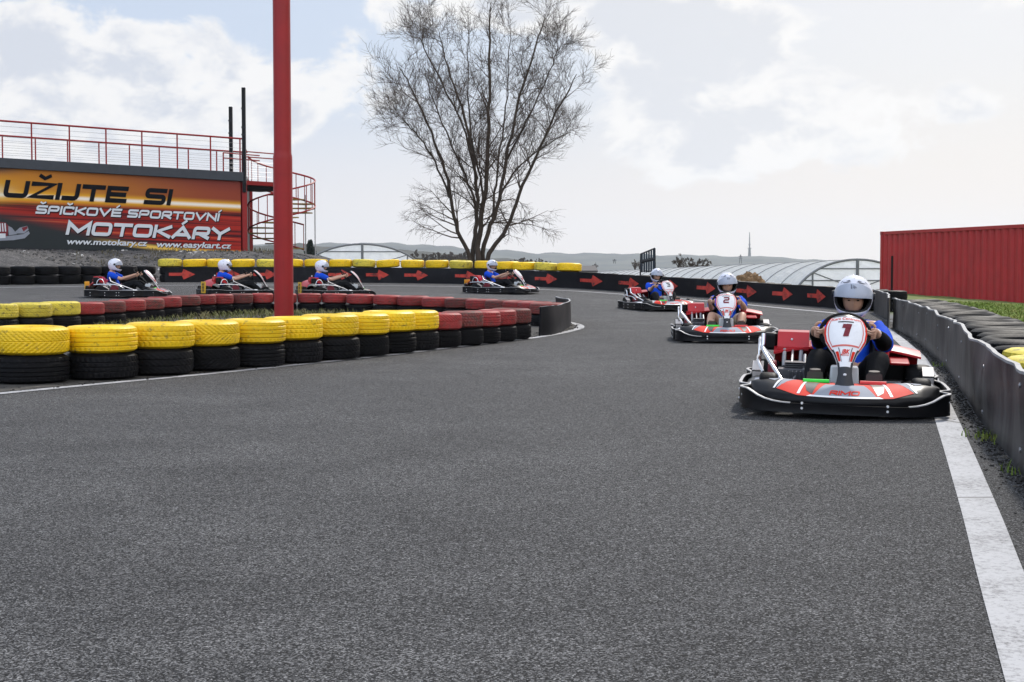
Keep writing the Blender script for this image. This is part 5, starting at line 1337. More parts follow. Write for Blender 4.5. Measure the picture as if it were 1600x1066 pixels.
def driver(label, kart_root, long_=False, short=False, shoes='shoe', visor_up=True, marks=True, group='go-kart drivers in blue shirts', turn=0, torso_turn=0, print_back=False, roll=0):
    o = link('person', PM['body']); tag(o, label, 'person', group)
    o.scale = (.96, .96, .96); o.location = kart_root.location; o.rotation_euler = kart_root.rotation_euler
    s_ = link('shirt', PM['shirt_long' if long_ else 'shirt_short'], o)
    if not long_ and print_back:
        mb = MB()
        for k, (z, w_) in enumerate(((.52, .05), (.47, .09), (.42, .06))):
            mb.grid(lambda u, v: Vector((-.41 - .152 - .006 + .02 * (2 * u - 1) ** 2 + .06 * (.52 - lerp(z - .018, z + .012, v)) * -1, OY + lerp(-w_, w_, u), lerp(z - .018, z + .012, v))), 6, 2)
        mb.build('shirt_print', M['white_plastic'], s_, smooth=0, recalc=False)
    link('shorts' if short else 'trousers', PM['shorts' if short else 'trousers'], o)
    if long_:
        for me in PM['sleeve']: link('undersleeve', me, o)
        mb = MB(); mb.tube([(.150 + .010 * 0, .210 + .031 * math.cos(a), .515 + .031 * math.sin(a)) for a in [2 * math.pi * i / 16 for i in range(16)]], .006, 6, closed=True); mb.build('wristband', M['white_plastic'], o)
        mb = MB(); mb.tube([(-.335 + .06 * math.cos(a), OY + .072 * math.sin(a), .635 + .01 * math.cos(a)) for a in [2 * math.pi * i / 20 for i in range(20)]], .020, 8, closed=True); mb.build('collar', M['pedal_red'], o)
    for me in PM['shoe'][shoes]: link('shoe', me, o)
    for s in (-1, 1):
        mb = MB(); mb.ball((-.295 + .079, OY + s * .031, .732), (.010, .011, .005), 10, 8); mb.build('eye', M['eye_dark'], o)
    mb = MB()
    for s in (-1, 1): mb.tube([(-.295 + .0885, OY + s * .016, .746), (-.295 + .088, OY + s * .03, .750), (-.295 + .076, OY + s * .048, .746)], .0032, 6)
    mb.build('eyebrows', M['eye_dark'], o)
    if 'shell_me' not in HM:
        HM['shell_me'] = HM['shell'].mesh('helmet', M['helmet_white'], 50)
        mb = MB(); 
        mb.grid(lambda u, v: hp(lerp(-math.pi, math.pi, u), lerp(R(-54), R(85), v), .90), 40, 16, cu=False)
        b = bmesh.new(); me = mb.mesh('lining', M['helmet_lining'], 60); b.from_mesh(me)
        rm = []
        for f in b.faces:
            c_ = f.calc_center_median() - HC; a = math.atan2(c_.y, c_.x); e = math.asin(c_.z / c_.length)
            if abs(a) < R(62) and R(-31) < e < R(6): rm.append(f)
        bmesh.ops.delete(b, geom=rm, context='FACES'); b.to_mesh(me); b.free(); HM['lining'] = me
        mb = MB()                                                        # rubber rim of the eye port, joining shell to lining
        n_ = 40
        ring = [(lerp(-AZW, AZW, i / n_) * .985, 0) for i in range(n_ + 1)]
        pts = [(a, lim(a)[0]) for a, _ in ring] + [(a, lim(a)[1]) for a, _ in reversed(ring)]
        mb.grid(lambda u, v: hp(pts[int(round(u * (len(pts)))) % len(pts)][0] * lerp(1, .86, v), pts[int(round(u * (len(pts)))) % len(pts)][1], lerp(1.003, .88, v)), len(pts), 3, cu=True)
        HM['rim'] = mb.mesh('eye_port_trim', M['helmet_lining'], 50)
        mb = MB(); mb.grid(lambda u, v: hp(lerp(R(-84), R(84), u), lerp(R(6.5) - R(10) * abs(2 * u - 1) ** 3, R(44) - R(34) * abs(2 * u - 1) ** 2.2, v), 1.035), 30, 8)
        mb.grid(lambda u, v: hp(lerp(R(-70), R(70), u), lerp(R(5) - R(8) * abs(2 * u - 1) ** 3, R(8) - R(8) * abs(2 * u - 1) ** 3, v), 1.045), 24, 1)
        HM['visor'] = mb.mesh('visor', M['visor'], 60)
        mb = MB()
        for s in (-1, 1):
            mb.T = Matrix.Translation(hp(s * R(84), R(4), 1.02)) @ Matrix.Rotation(R(90), 4, 'X'); mb.lathe([(0, -.012), (.024, -.012), (.026, 0), (.024, .012), (0, .012)], 16)
        HM['hinge'] = mb.mesh('visor_hinge', M['dark_steel'], 40)
        mb = MB()
        hk = lambda pts_, k=1.052: mb.add([hp(R(a), R(e), k) for a, e in pts_], [tuple(range(len(pts_)))])
        for s in (-1, 1):
            hk([(s * 14, 50), (s * 34, 50), (s * 20, 54)][::s]); hk([(s * 16, 46), (s * 40, 42), (s * 42, 44), (s * 22, 49)][::s]); hk([(s * 44, 47), (s * 56, 40), (s * 50, 48)][::s])
            hk([(s * 12, 47), (s * 20, 50), (s * 16, 54), (s * 15, 50)][::s])
            hk([(s * 46, -30), (s * 62, -20), (s * 60, -22), (s * 47, -32.5)][::s], 1.01); hk([(s * 20, -40), (s * 34, -38), (s * 33, -40), (s * 20, -42)][::s], 1.012)
        hk([(-9, 40), (-6.5, 40), (-3.5, 28), (-6, 28)]); hk([(-2.5, 38), (-.5, 38), (.5, 29), (-1.5, 29)]); hk([(2, 37), (4, 37), (5, 28), (3, 28)]); hk([(4, 34), (8, 34), (9, 30), (7.5, 30), (7, 32.5), (4.3, 32.5)])
        hk([(-2, 60), (-1, 60), (-1, 67), (-2, 67)]); hk([(2, 60), (3, 60), (3, 67), (2, 67)])
        for s in (-1, 1):                                                   # swirls on the flanks and crown
            hk([(s * 100, 20), (s * 135, 34), (s * 150, 30), (s * 130, 29)][::s], 1.006); hk([(s * 95, -2), (s * 125, 6), (s * 150, 2), (s * 125, 1)][::s], 1.006); hk([(s * 110, 52), (s * 150, 60), (s * 165, 50), (s * 140, 53)][::s], 1.006); hk([(s * 100, -22), (s * 140, -14), (s * 160, -20), (s * 135, -20)][::s], 1.006)
        HM['marks'] = mb.mesh('emblem', M['helmet_mark'], 0, recalc=False)
    h = link('helmet', HM['shell_me'], o); sm_ = h.modifiers.new('solid', 'SOLIDIFY'); sm_.thickness = .008; sm_.offset = -1
    link('lining', HM['lining'], h); link('eye_port_trim', HM['rim'], h); link('visor', HM['visor'], h); link('visor_hinge', HM['hinge'], h); link('emblem', HM['marks'], h)
    h.matrix_local = Matrix.Translation(HC) @ Matrix.Rotation(R(turn), 4, 'Z') @ Matrix.Rotation(R(roll), 4, 'X') @ Matrix.Translation(-HC) @ TILT
    return o

# the seven karts: number on the panel, centre of the kart on the ground, heading (world, anticlockwise from +X)
def place(px, py, back=0, hd=0):
    p = G(px, py, .03 if back > .5 else 0); d = Vector((math.cos(R(hd)), math.sin(R(hd)), 0)); q = p - d * back; return Vector((q.x, q.y, zg(q.x, q.y) + .004))
spec = [('1', place(1319, 652, .97, 258), 258, 'red and white go-kart numbered 1, nearest of the field, beside the white line'),
        ('2', place(1138, 534, .97, 265), 265, 'red and white go-kart numbered 2 right behind the leading go-kart'),
        ('3', place(1056, 485.5, .93, 286), 286, 'red and white go-kart numbered 3 in front of the slatted panel'),
        ('', place(783, 458.5), -24, 'go-kart seen from its front side under the bare tree, white front panel'),
        ('', place(523, 464.5), 18, 'go-kart with yellow rear plate just right of the red pole'),
        ('', place(372, 464.0), 26, 'go-kart with yellow rear plate just left of the red pole'),
        ('', place(200, 464.5), 2, 'leftmost go-kart, seen square from the side before the black tyre stacks')]
plain = None; karts = []
for (num, loc, hd, lab) in spec:
    if num: k_ = make_kart(num)
    else: k_ = make_kart('') if plain is None else copy_tree(plain); plain = plain or k_
    k_.scale = (.945, .945, .945); k_.location = loc; k_.rotation_euler = (R(-1.4) if num == '1' else 0, 0, R(hd)); k_.location.z += .008 if num == '1' else 0; tag(k_, lab, 'go-kart', 'go-karts racing round the track'); karts.append(k_)
driver('driver with dark undersleeves and white helmet on the go-kart numbered 1', karts[0], long_=True, turn=-3, roll=-2)
driver('driver with bare knees and white helmet on the go-kart numbered 2', karts[1], short=True, shoes='shoe_brown', turn=5, roll=4)
driver('driver in blue T-shirt and dark trousers on the go-kart numbered 3', karts[2], shoes='shoe_brown', turn=-10, roll=-5)
driver('driver in blue T-shirt on the go-kart under the bare tree, helmet turned to the camera', karts[3], turn=-28)
driver('driver on the go-kart just right of the red pole, seen from behind', karts[4], print_back=True, turn=-12, roll=6)
driver('driver with printed shirt back on the go-kart just left of the red pole', karts[5], print_back=True, turn=4, roll=-3)
driver('leftmost driver, seen in profile before the black tyre stacks', karts[6], turn=-4)
# ------------------------------------------------------------------ bare trees
def bare_tree(name, base, stems, rnd, twig_n=1.0, r0=.13, levels=3, tw_r=.007, droop=.0, radii=None, spread=1.0, ln=1.0):
    """stems: lists of points relative to the base. Trunks, limbs and twigs are tapered tubes."""
    trunk, crown = MB(), MB()
    def grow(mb, p, d, length, r, lvl, up):
        n_ = 6 if lvl == 1 else 5; pts = [p.copy()]; dd = d.copy(); st = length / n_
        for i in range(n_):
            dd = (dd + Vector((rnd.gauss(0, .13), rnd.gauss(0, .13), rnd.gauss(0, .10) + up)) ).normalized(); p = p + dd * st; pts.append(p.copy())
        rs = [max(tw_r * .55, r * (1 - .8 * i / n_)) for i in range(n_ + 1)]
        mb.tube(pts, rs, 5 if lvl == 1 else 3, cap=False); return pts, rs
    def branch(pts, rs, lvl, length, h_frac):
        if lvl > levels: return
        cnt = {1: 20, 2: 8, 3: 7}[lvl] * twig_n; cnt = int(cnt) + (rnd.random() < cnt % 1)
        for _ in range(cnt):
            t = rnd.uniform((.13 if radii else .10) if lvl == 1 else .12, 1) ; k = t * (len(pts) - 1); i = min(len(pts) - 2, int(k)); p = pts[i].lerp(pts[i + 1], k - i); d = (pts[i + 1] - pts[i]).normalized()
            side = d.orthogonal().normalized(); side.rotate(Matrix.Rotation(rnd.uniform(0, 6.28), 3, d))
            an = rnd.uniform(.45, 1.05) if lvl == 1 else rnd.uniform(.35, 1.1); nd_ = (d * math.cos(an) + side * math.sin(an) * spread).normalized()
            l_ = length * rnd.uniform(.55, 1.15) * (1.2 - .62 * t if radii and lvl == 1 else 1.15 - .55 * t)
            low = p.z - base_z < h_frac * .33
            up = (.07 if not low else -.02 - droop) if lvl > 1 else (.05 if not low else -.03)
            r_ = max(tw_r, rs[min(i, len(rs) - 1)] * (.45 if lvl == 1 else .5)); q, qr = grow(crown, p, nd_, l_, min(r_, (.030 if lvl == 1 else .013) if radii else 9), lvl, up)
            branch(q, qr, lvl + 1, length * (.50 if lvl == 1 else .55), h_frac)
    base_z = 0; H_ = max(s[-1][2] for s in stems)
    for si, s in enumerate(stems):
        P_ = catmull([Vector(q) for q in s], 5); n_ = len(P_); rr_ = radii[si] if radii else r0 * rnd.uniform(.75, 1.1)
        for i in range(2, n_ - 1): P_[i] += Vector((rnd.gauss(0, .02), rnd.gauss(0, .02), 0)) * H_ * .12
        rs = [max(tw_r, rr_ * (1 - i / (n_ - 1)) ** .9 * .9 + .012) for i in range(n_)]; rs[0] *= 1.35; rs[1] *= 1.15
        trunk.tube(P_, rs, 8, cap=False); k0 = int(n_ * .16)
        branch(P_[k0:], rs[k0:], 1, H_ * .22 * ln, H_)
    t = empty(name, base)
    trunk.build('trunk', M['bark'], t, smooth=60, recalc=False); crown.build('crown', M['twig'], t, smooth=0, recalc=False); return t
TD = 56.0; tb = W(748, 420, TD); tb.z = terrain(tb.x, tb.y)
def sp_(px, py, dy):
    q = W(748 + (px - 748) * (.86 if py < 300 else .94), 413 - (413 - py) * .925, TD + dy) - tb; return tuple(q)
rt_ = random.Random(5)
stems = [[(-.25, 0, -.1), sp_(731, 400, 0), sp_(710, 345, -.3), sp_(690, 270, -.8), sp_(662, 190, -1.2), sp_(622, 110, -1.7), sp_(604, 80, -2)],
         [(-.10, .1, -.1), sp_(738, 390, .2), sp_(745, 330, .4), sp_(742, 262, .8), sp_(722, 165, 1.5), sp_(692, 80, 1.9), sp_(676, 20, 2.2)],
         [(-.02, -.1, -.1), sp_(747, 385, 0), sp_(755, 325, -.3), sp_(764, 225, -.6), sp_(768, 110, -.8), sp_(770, 20, -1.0), sp_(768, -30, -1)],
         [(.08, .1, -.1), sp_(757, 380, .3), sp_(778, 320, .8), sp_(802, 215, 1.3), sp_(830, 110, 2.0), sp_(858, 30, 2.6), sp_(868, -10, 2.9)],
         [(.2, -.05, -.1), sp_(766, 395, 0), sp_(796, 352, -.3), sp_(828, 280, -.8), sp_(866, 200, -1.3), sp_(905, 130, -1.9), sp_(926, 92, -2.1)],
         [sp_(771, 340, .7), sp_(790, 295, .9), sp_(815, 255, 1.4), sp_(865, 215, 1.9), sp_(915, 190, 2.2)],
         [sp_(744, 330, .5), sp_(735, 290, .9), sp_(700, 215, 1.8), sp_(672, 150, 2.4), sp_(650, 90, 2.9)],
         [sp_(755, 325, -.3), sp_(754, 280, -1.0), sp_(735, 200, -2.0), sp_(728, 110, -2.5), sp_(730, 30, -2.9)],
         [sp_(772, 335, .7), sp_(778, 280, 1.5), sp_(790, 200, 2.4), sp_(800, 110, 2.8), sp_(805, 20, 3.0)],
         [sp_(800, 235, 1.2), sp_(835, 170, .6), sp_(872, 100, .2), sp_(893, 45, 0)],
         [sp_(700, 300, -.5), sp_(668, 240, -1.5), sp_(632, 190, -2.2), sp_(606, 165, -2.6)],
         [sp_(745, 270, .7), sp_(715, 170, .2), sp_(655, 60, -.4), sp_(640, 30, -.6)]]
t = bare_tree('bare_tree', tb, stems, rt_, .98, .155, 3, .0058, .06, radii=[.09, .105, .125, .10, .10, .05, .05, .045, .045, .035, .035, .04], ln=.88); tag(t, 'tall leafless tree with many stems fanning up behind the yellow tyres', 'tree')
# shrubs and small trees further off
def far_tree(px, pyb, pyt, dist, wpx, lab, cat='tree', name='bare_shrub', group=None, seed=1, tn=.6, levels=3, tk=.00014):
    rnd = random.Random(seed); top = W(px, pyt, dist); b0 = W(px, pyb, dist); hw = wpx / 2 / FPX * dist; h = top.z - b0.z
    st_ = [[(rnd.uniform(-.1, .1) * hw, 0, 0), (a * hw * .35, rnd.uniform(-.3, .3) * hw, h * .4), (a * hw * .8, rnd.uniform(-.6, .6) * hw, h * rnd.uniform(.7, .95) * (1 - .25 * abs(a)))] for a in (-1, -.6, -.2, .2, .6, 1)]
    t = bare_tree(name, b0, st_, rnd, tn, .02 * h, levels, tk * dist, ln=1.2); tag(t, lab, cat, group); return t
far_tree(1088, 432, 399, 170, 62, 'leafless bush rising behind the polytunnel between the second and third drivers', 'bush', seed=3, tn=.8)
far_tree(1062, 428, 396, 190, 22, 'small thin leafless tree beside the bush behind the polytunnel', 'tree', 'small_tree', seed=4, tn=.5)
far_tree(845, 424, 403, 150, 34, 'low leafless bush right of the big bare tree', 'bush', seed=6, tn=.5)
for k, (px, top, wp_) in enumerate(((655, 393, 54), (690, 389, 60), (722, 392, 50), (815, 399, 40))):
    far_tree(px, 424, top, 420, wp_, 'distant leafless tree in the haze, %s of the low row around the big bare trunk' % ORD[k], 'tree', 'small_tree', 'distant trees around the bare trunk', 20 + k, 1.0, tk=.00014)
for k, px in enumerate((992, 1000, 930)):
    far_tree(px, 424, 403 + 3 * k, 220, 12, 'small distant leafless sapling, %s from the slatted panel leftwards' % ORD[[1, 0, 2][k]], 'tree', 'small_tree', 'distant saplings left of the slatted panel', 40 + k, .35, 2)
# spruce
sb = W(485, 430, 140); stp = W(485, 377, 140); hs = stp.z - sb.z
t = empty('spruce_tree', sb); tag(t, 'dark spruce between the red pole and the left polytunnel', 'tree')
mb = MB(); mb.tube([(0, 0, 0), (0, 0, hs)], [.12, .02], 8); mb.build('trunk', M['bark'], t)
mb = MB(); rs_ = random.Random(8)
for _ in range(230):
    z = hs * rs_.uniform(.1, 1) ** .9; L_ = (1 - z / hs) * 1.55 + .15; a = rs_.uniform(0, 6.28); d = Vector((math.cos(a), math.sin(a), 0)); p0 = Vector((0, 0, z)); tip_ = p0 + d * L_ * rs_.uniform(.75, 1.05) + Vector((0, 0, -.28 * L_ + .25))
    for q in range(5):
        u0, u1 = q / 5, (q + 1.1) / 5; w_ = .16 * (1.15 - u0) + .05; s_ = Vector((-d.y, d.x, 0)) * w_; a_, b_ = p0.lerp(tip_, u0), p0.lerp(tip_, min(1, u1)); dz = Vector((0, 0, -.14))
        mb.add([a_, a_ + s_ + dz + d * .1, b_, a_ - s_ + dz + d * .1], [(0, 1, 2), (0, 2, 3)])
M['needles'] = mat('needles', (.018, .03, .018), .9, var=.4, vs=3); mb.build('crown', M['needles'], t, smooth=0, recalc=False)

# ------------------------------------------------------------------ polytunnels
def film_mat(name, c, alpha):
    m, n, l, b = newmat(name); o = n['Material Output']; tcn = n.new('ShaderNodeTexCoord')
    q = n.new('ShaderNodeTexNoise'); q.inputs['Scale'].default_value = 1.4; q.inputs['Detail'].default_value = 6; l.new(tcn.outputs['Object'], q.inputs['Vector'])
    r_ = n.new('ShaderNodeMapRange'); l.new(q.outputs[0], r_.inputs[0]); r_.inputs[1].default_value = .3; r_.inputs[2].default_value = .7; r_.inputs[3].default_value = alpha - .15; r_.inputs[4].default_value = alpha + .15
    b.inputs['Base Color'].default_value = (*c, 1); b.inputs['Roughness'].default_value = .32; b.inputs['Specular IOR Level'].default_value = .5
    tl = n.new('ShaderNodeBsdfTranslucent'); tl.inputs[0].default_value = (*c, 1); tr = n.new('ShaderNodeBsdfTransparent')
    m1 = n.new('ShaderNodeMixShader'); m1.inputs[0].default_value = .6; l.new(b.outputs[0], m1.inputs[1]); l.new(tl.outputs[0], m1.inputs[2])
    m2 = n.new('ShaderNodeMixShader'); l.new(r_.outputs[0], m2.inputs[0]); l.new(tr.outputs[0], m2.inputs[1]); l.new(m1.outputs[0], m2.inputs[2]); l.new(m2.outputs[0], o.inputs['Surface'])
    bp = n.new('ShaderNodeBump'); bp.inputs['Strength'].default_value = .5; bp.inputs['Distance'].default_value = .05; q2 = n.new('ShaderNodeTexNoise'); q2.inputs['Scale'].default_value = 3; l.new(tcn.outputs['Object'], q2.inputs['Vector']); l.new(q2.outputs[0], bp.inputs['Height']); l.new(bp.outputs[0], b.inputs['Normal'])
    return m
M['film'] = film_mat('film', (.84, .86, .88), .84); M['film_end'] = film_mat('film_end', (.92, .93, .94), .85)
M['hoop'] = mat('hoop', (.16, .165, .17), .5, .4, var=.1)
def tunnel(p0, p1, wdt, hgt, nh, lab, rad=.035, ends=True, film='film'):
    d = (p1 - p0); L_ = d.length; t = empty('polytunnel', p0); tag(t, lab, 'greenhouse')
    ax = d.normalized(); sd_ = Vector((ax.y, -ax.x, 0)).normalized()
    def arc(s, a): return ax * s + sd_ * (wdt / 2 * math.cos(a)) * (1 if True else 1) + Vector((0, 0, hgt * math.sin(a) ** .85 if math.sin(a) > 0 else 0))
    mb = MB(); mb.grid(lambda u, v: arc(L_ * u, math.pi * v) - Vector((0, 0, .02 * math.sin(u * nh * math.pi) ** 2)), nh * 2, 28); mb.build('film', M[film], t, smooth=70, recalc=False)
    for k in range(nh + 1):
        mb = MB(); mb.tube([arc(L_ * k / nh, math.pi * i / 28) for i in range(29)], rad * (1.5 if k == 0 else .8), 6); mb.build('hoop', M['hoop'], t)
    if ends:
        mb = MB(); mb.tube([arc(0, math.pi / 2) - Vector((0, 0, hgt)), arc(0, math.pi / 2)], rad * 2, 6)
        for a in (.28 * math.pi, .72 * math.pi): q = arc(0, a); mb.tube([Vector((q.x, q.y, 0)), q], rad * 1.2, 6)
        for zz in (.45, .68, .86):
            an = math.asin(zz ** (1 / .85)); mb.tube([arc(0, an), arc(0, math.pi - an)], rad * .9, 6)
        for s_ in (.28, .72): mb.tube([arc(0, s_ * math.pi), arc(0, math.pi / 2) - Vector((0, 0, hgt * .45))], rad * .7, 5)
        mb.build('end_frame', M['hoop'], t)
        mb = MB(); vs_ = [arc(0, math.pi * i / 28) + ax * .05 for i in range(29)]; mb.add(vs_ + [Vector((0, 0, 0)) + ax * .05], [(i, i + 1, 29) for i in range(28)]); mb.build('end_film', M['film_end'], t, smooth=0, recalc=False)
    return t
ztop = W(566, 381.5, 104); w0 = Vector((ztop.x, 104, ztop.z - 3.9)); tunnel(w0, w0 + Vector((-4, 34, -1.4)), 10.2, 3.9, 9, 'grey plastic polytunnel with a gable facing the track, left of the bare tree', .05)
zt = W(1340, 405.5, 70); w0 = Vector((zt.x, 70, zt.z - 3.2)); e = W(925, 422, 152); tunnel(w0, Vector((e.x, 152, e.z - 3.4)), 7.0, 3.2, 26, 'long whitish plastic polytunnel behind the arrow barrier, left of the red container', .04)

# ------------------------------------------------------------------ slatted panel, heap, farm buildings, tower
pb = W(1012, 436, 44.0); t = empty('slatted_panel', (pb.x, pb.y, terrain(pb.x, pb.y)), R(20)); tag(t, 'dark upright slatted panel with pale slats behind the arrow barrier, left of the third driver', 'panel')
zt_ = W(1021, 388, 44).z - t.location.z; zl = W(1001, 397, 44).z - t.location.z; wv = .235
mb = MB(); mb.tube([(-wv - .02, 0, 0), (-wv, 0, zl)], .022, 6); mb.tube([(wv + .02, 0, 0), (wv, 0, zt_)], .024, 6); mb.tube([(-wv, 0, zl), (wv, 0, zt_)], .022, 6); mb.tube([(-wv, 0, .45), (wv, 0, .45)], .02, 6); mb.tube([(-wv, .02, (zl + .5) / 2), (wv, .02, (zt_ + .5) / 2)], .06, 6); mb.build('frame', M['dark_steel'], t)
slat_m = mat('slat_blue', (.02, .03, .045), .6, spec=.15)
for k in range(6):
    f = (k + .5) / 6; x = lerp(-wv, wv, f); z1_ = lerp(zl, zt_, f); mb = MB(); mb.box((x, .0, (z1_ + .4) / 2), (.050, .02, z1_ - .42), mi=0); mb.build('slat', slat_m, t, smooth=0)
hb_ = W(1168, 452, 38.5); t = empty('straw_heap', (hb_.x, hb_.y, terrain(hb_.x, hb_.y) - .05)); t.scale = (.72, .8, .68); tag(t, 'brown heap of old straw behind the arrow barrier between the first two drivers', 'heap')
mb = MB(); 
for (x, y, z, r_) in ((-.22, 0, .36, .36), (.12, .1, .42, .40), (.42, 0, .30, .30), (-.02, -.1, .25, .45), (.3, .2, .3, .4), (-.45, .1, .2, .3)):
    c_ = Vector((x, y, z))
    def lump(u, v):
        d = Vector((math.sin(math.pi * v) * math.cos(2 * math.pi * u), math.sin(math.pi * v) * math.sin(2 * math.pi * u), -math.cos(math.pi * v))); p = c_ + d * r_ * (1 + .28 * mnoise.noise((c_ + d) * 4.0) + .12 * mnoise.noise((c_ + d) * 13)); p.z = max(0, p.z * 1.16); return p
    mb.grid(lump, 28, 18, cu=True)
for _ in range(260):
    a = rs_.uniform(0, 6.28); p = Vector((rs_.gauss(.05, .33), rs_.gauss(0, .2), 0)); p.z = .86 * math.exp(-(p.x / .55) ** 2) * rs_.uniform(.5, 1); d = Vector((math.cos(a), math.sin(a), rs_.uniform(-.3, .8))) * .12; mb.tube([p, p + d], .006, 3, cap=False)
mb.build('straw', M['straw'], t, smooth=60, recalc=False)
def farm(px0, px1, pyr, pye, dist, dep, lab, wallc, roofc):
    a, b_ = W(px0, pye, dist), W(px1, pye, dist); zr = W(px0, pyr, dist).z; t = empty('farm_building', ((a.x + b_.x) / 2, dist, a.z - 2.6)); tag(t, lab, 'building'); w_ = b_.x - a.x; hr_ = zr - a.z
    mb = MB(); mb.box((0, dep / 2, 1.3), (w_ * .97, dep * .94, 2.6)); mb.prism([(-dep * .47, 2.6), (dep * .47, 2.6), (0, 2.6 + hr_ * .94)], -w_ * .485, w_ * .485, Matrix(((0, 0, 1, 0), (1, 0, 0, dep / 2), (0, 1, 0, 0), (0, 0, 0, 1)))); mb.build('wall', wallc, t, smooth=0)
    mb = MB(); mb.add([(-w_ / 2, -.15, 2.6), (w_ / 2, -.15, 2.6), (w_ / 2, dep / 2, 2.62 + hr_), (-w_ / 2, dep / 2, 2.62 + hr_), (-w_ / 2, dep + .15, 2.6), (w_ / 2, dep + .15, 2.6)], [(0, 1, 2, 3), (3, 2, 5, 4)]); mb.build('roof', roofc, t, smooth=0, solid=.12)
wl = mat('farm_wall', (.45, .44, .42), .8); rf = mat('farm_roof', (.06, .055, .055), .7, var=.2)
farm(898, 934, 416.5, 424, 120, 7, 'low dark-roofed farm shed beyond the right end of the yellow tyres', wl, rf)
farm(664, 700, 409, 414, 150, 8, 'small dark-roofed shed beyond the yellow tyres, left of the bare trunk', wl, rf)
farm(786, 838, 411.5, 416, 130, 6, 'long low dark roof just right of the bare trunk', wl, rf)
tw = W(1171, 403, 3300); t = empty('transmitter_mast', (tw.x, tw.y, tw.z - 6)); tag(t, 'tall thin transmitter mast on the hazy ridge', 'tower')
ht = W(1171, 363, 3300).z - tw.z + 6
mb = MB(); mb.tube([(0, 0, 0), (0, 0, ht * .42), (0, 0, ht * .46), (0, 0, ht * .7), (0, 0, ht)], [4.2, 2.6, 1.7, 1.3, .7], 10); mb.build('shaft', M['dark_steel'], t)
mb = MB()
for z in (.42, .55): mb.tube([(0, 0, ht * z), (0, 0, ht * (z + .02))], 4.6 if z < .5 else 2.6, 12)
mb.build('gallery', M['dark_steel'], t)
for k, (px, pt) in enumerate(((1157, 398), (960, 405))):
    q = W(px, 412, 1500); t = empty('pylon', q); hh = W(px, pt, 1500).z - q.z; tag(t, ['small faint mast left of the transmitter on the ridge', 'small faint lattice pylon in the valley left of the slatted panel'][k], 'pylon')
    mb = MB()
    for s_ in (-1, 1): mb.tube([(s_ * 1.2, 0, 0), (s_ * .2, 0, hh)], .3, 4)
    for z in (.6, .8): mb.tube([(-2.0, 0, hh * z), (2.0, 0, hh * z)], .25, 4)
    mb.build('frame', M['dark_steel'], t)

# ------------------------------------------------------------------ loose ground matter
def stones(name, spots, m_, smin, smax, seed):
    rnd = random.Random(seed); mb = MB()
    for p in spots:
        r_ = rnd.uniform(smin, smax); c_ = Vector(p) + Vector((0, 0, r_ * .25)); sc_ = Vector((rnd.uniform(.7, 1.4), rnd.uniform(.7, 1.4), rnd.uniform(.5, .9)))
        vs_ = []
        for k in range(8):
            d = Vector((1 if k & 1 else -1, 1 if k & 2 else -1, 1 if k & 4 else -1)) * .6 + Vector((rnd.uniform(-.35, .35), rnd.uniform(-.35, .35), rnd.uniform(-.35, .35))); a = rnd.uniform(0, 6.28); vs_.append(c_ + Vector((d.x * sc_.x, d.y * sc_.y, d.z * sc_.z)) * r_)
        mb.add(vs_, [(0, 2, 3, 1), (4, 5, 7, 6), (0, 1, 5, 4), (2, 6, 7, 3), (0, 4, 6, 2), (1, 3, 7, 5)])
    o = mb.build(name, m_, smooth=50); o['kind'] = 'stuff'; return o
rg = random.Random(3)
edge = walk(RIGHT[2:], .02, 0)
sps = []
for q, n_ in edge:
    if q.y > 22 or q.y < 1.5: continue
    for _ in range(7):
        o_ = -abs(rg.gauss(0, .055)) - .005; p = q + n_ * o_; sps.append((p.x, p.y, .004))
M['debris'] = mat('debris', (.035, .032, .029), .9, var=.5, vs=30, dirt=(.20, .18, .15), ds=3, dth=(.55, .68))
stones('gravel_debris', sps, M['debris'], .002, .010, 4)
sps = []
inn = isl_inset(.20)
for p in inn:
    if p.y > 26 or p.x < -9: continue
    for _ in range(9): q = p + Vector((rg.uniform(-.2, .2), rg.gauss(0, .07), 0)); sps.append((q.x, q.y, zg(q.x, q.y) + .008))
stones('gravel_debris', sps, M['debris'], .005, .016, 5)
sps = []
for _ in range(2600):
    px = rg.uniform(-40, 640); y = rg.uniform(43.5, 51); x = (px - 800) / FPX * y
    if not inside(x, y) and dist_outer(x, y) > .8: sps.append((x, y, terrain(x, y)))
M['litter'] = mat('litter', (.10, .095, .09), .9, var=.6, vs=2, dirt=(.6, .58, .55), ds=.9, dth=(.6, .64))
stones('gravel_debris', sps, M['litter'], .02, .055, 6)
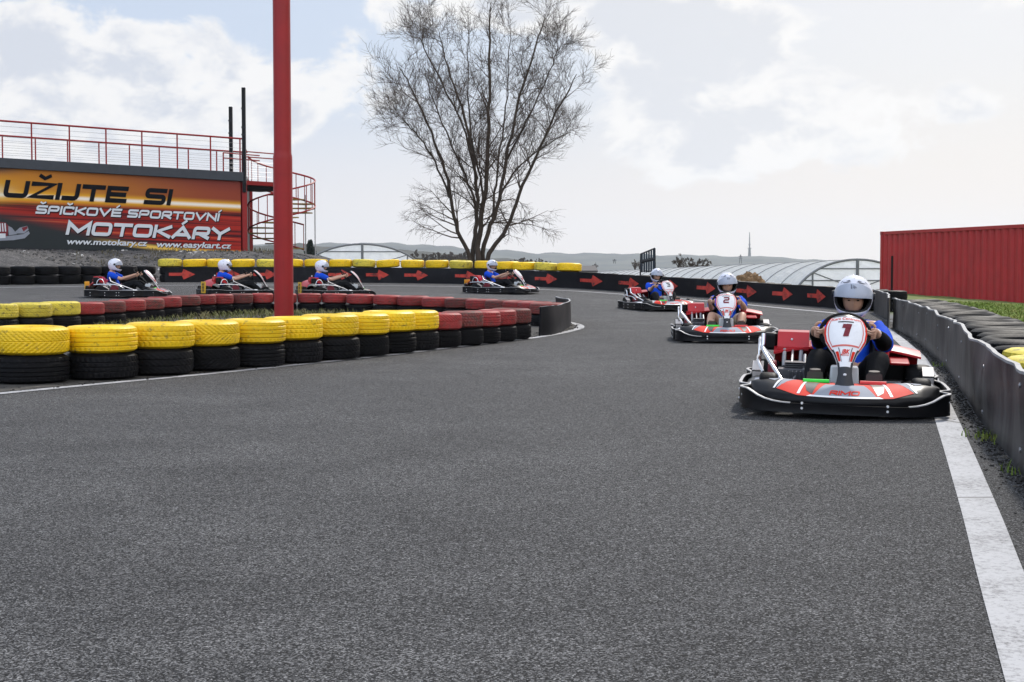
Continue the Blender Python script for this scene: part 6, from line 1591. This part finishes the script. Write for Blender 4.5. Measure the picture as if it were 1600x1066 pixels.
def blades(name, spots, m_, hmin, hmax, seed, wd_=.006):
    rnd = random.Random(seed); mb = MB()
    for p in spots:
        a = rnd.uniform(0, 6.28); h = rnd.uniform(hmin, hmax); d = Vector((math.cos(a), math.sin(a), 0)); s_ = Vector((-d.y, d.x, 0)) * wd_; b_ = Vector(p); k = b_ + d * h * .25 + Vector((0, 0, h * .7)); tp = b_ + d * h * rnd.uniform(.4, .9) + Vector((0, 0, h))
        mb.add([b_ - s_, b_ + s_, k + s_ * .7, k - s_ * .7, tp], [(0, 1, 2, 3), (3, 2, 4)])
    o = mb.build(name, m_, smooth=0, recalc=False); o['kind'] = 'stuff'; return o
M['grass_dry'] = mat('grass_dry', (.10, .11, .03), .8, var=.35, vs=3, dirt=(.20, .17, .08), ds=2, dth=(.48, .6))
M['grass_fresh'] = mat('grass_fresh', (.13, .19, .025), .8, var=.3, vs=2, dirt=(.24, .24, .06), ds=1.2, dth=(.5, .65))
sps = []
for _ in range(4200):
    px = rg.uniform(150, 780); yb_ = yb(px) - .25; y = yb_ - abs(rg.gauss(0, 1.3)); x = (px - 800) / FPX * y
    ok = all((x - c.x) ** 2 + (y - c.y) ** 2 > .12 for c, d in FR) and x < 1
    fy = None
    for (c, d) in FR:
        if abs(c.x - x) < .4: fy = c.y if fy is None else max(fy, c.y)
    if fy is not None and y < fy + .3: ok = False
    if ok: sps.append((x, y, zg(x, y) + .010))
blades('grass', sps, M['grass_dry'], .04, .13, 7, .009)
sps = []
for _ in range(16000):
    px = rg.uniform(1480, 1680); y = rg.uniform(20, 38); x = (px - 800) / FPX * y
    if not inside(x, y) and dist_outer(x, y) > 1.1 and mnoise.noise(Vector((x * .35, y * .25, 2))) > -.35 and y > 23.4 + 1.2 * mnoise.noise(Vector((x, y, 3))): sps.append((x, y, terrain(x, y)))
blades('grass', sps, M['grass_fresh'], .04, .10, 8, .012)
sps = []
for (px, py, n_) in ((1548, 690, 60), (1540, 684, 30), (1470, 574, 18), (1590, 740, 20), (470, 566, 30), (548, 557, 10)):
    c_ = G(px, py)
    for _ in range(n_): sps.append((c_.x + rg.gauss(0, .045), c_.y + rg.gauss(0, .07), .008))
blades('weeds', sps, M['grass_fresh'], .02, .055, 9, .004)
# dry tufts along the top of the bank
sps = []
for _ in range(2600):
    px = rg.uniform(120, 430); y = rg.uniform(45.5, 51.5); x = (px - 800) / FPX * y
    if not inside(x, y) and mnoise.noise(Vector((x * .8, y * .8, 7))) > .12: sps.append((x, y, terrain(x, y)))
blades('grass', sps, mat('grass_straw', (.11, .095, .055), .9, var=.3), .05, .16, 10, .012)
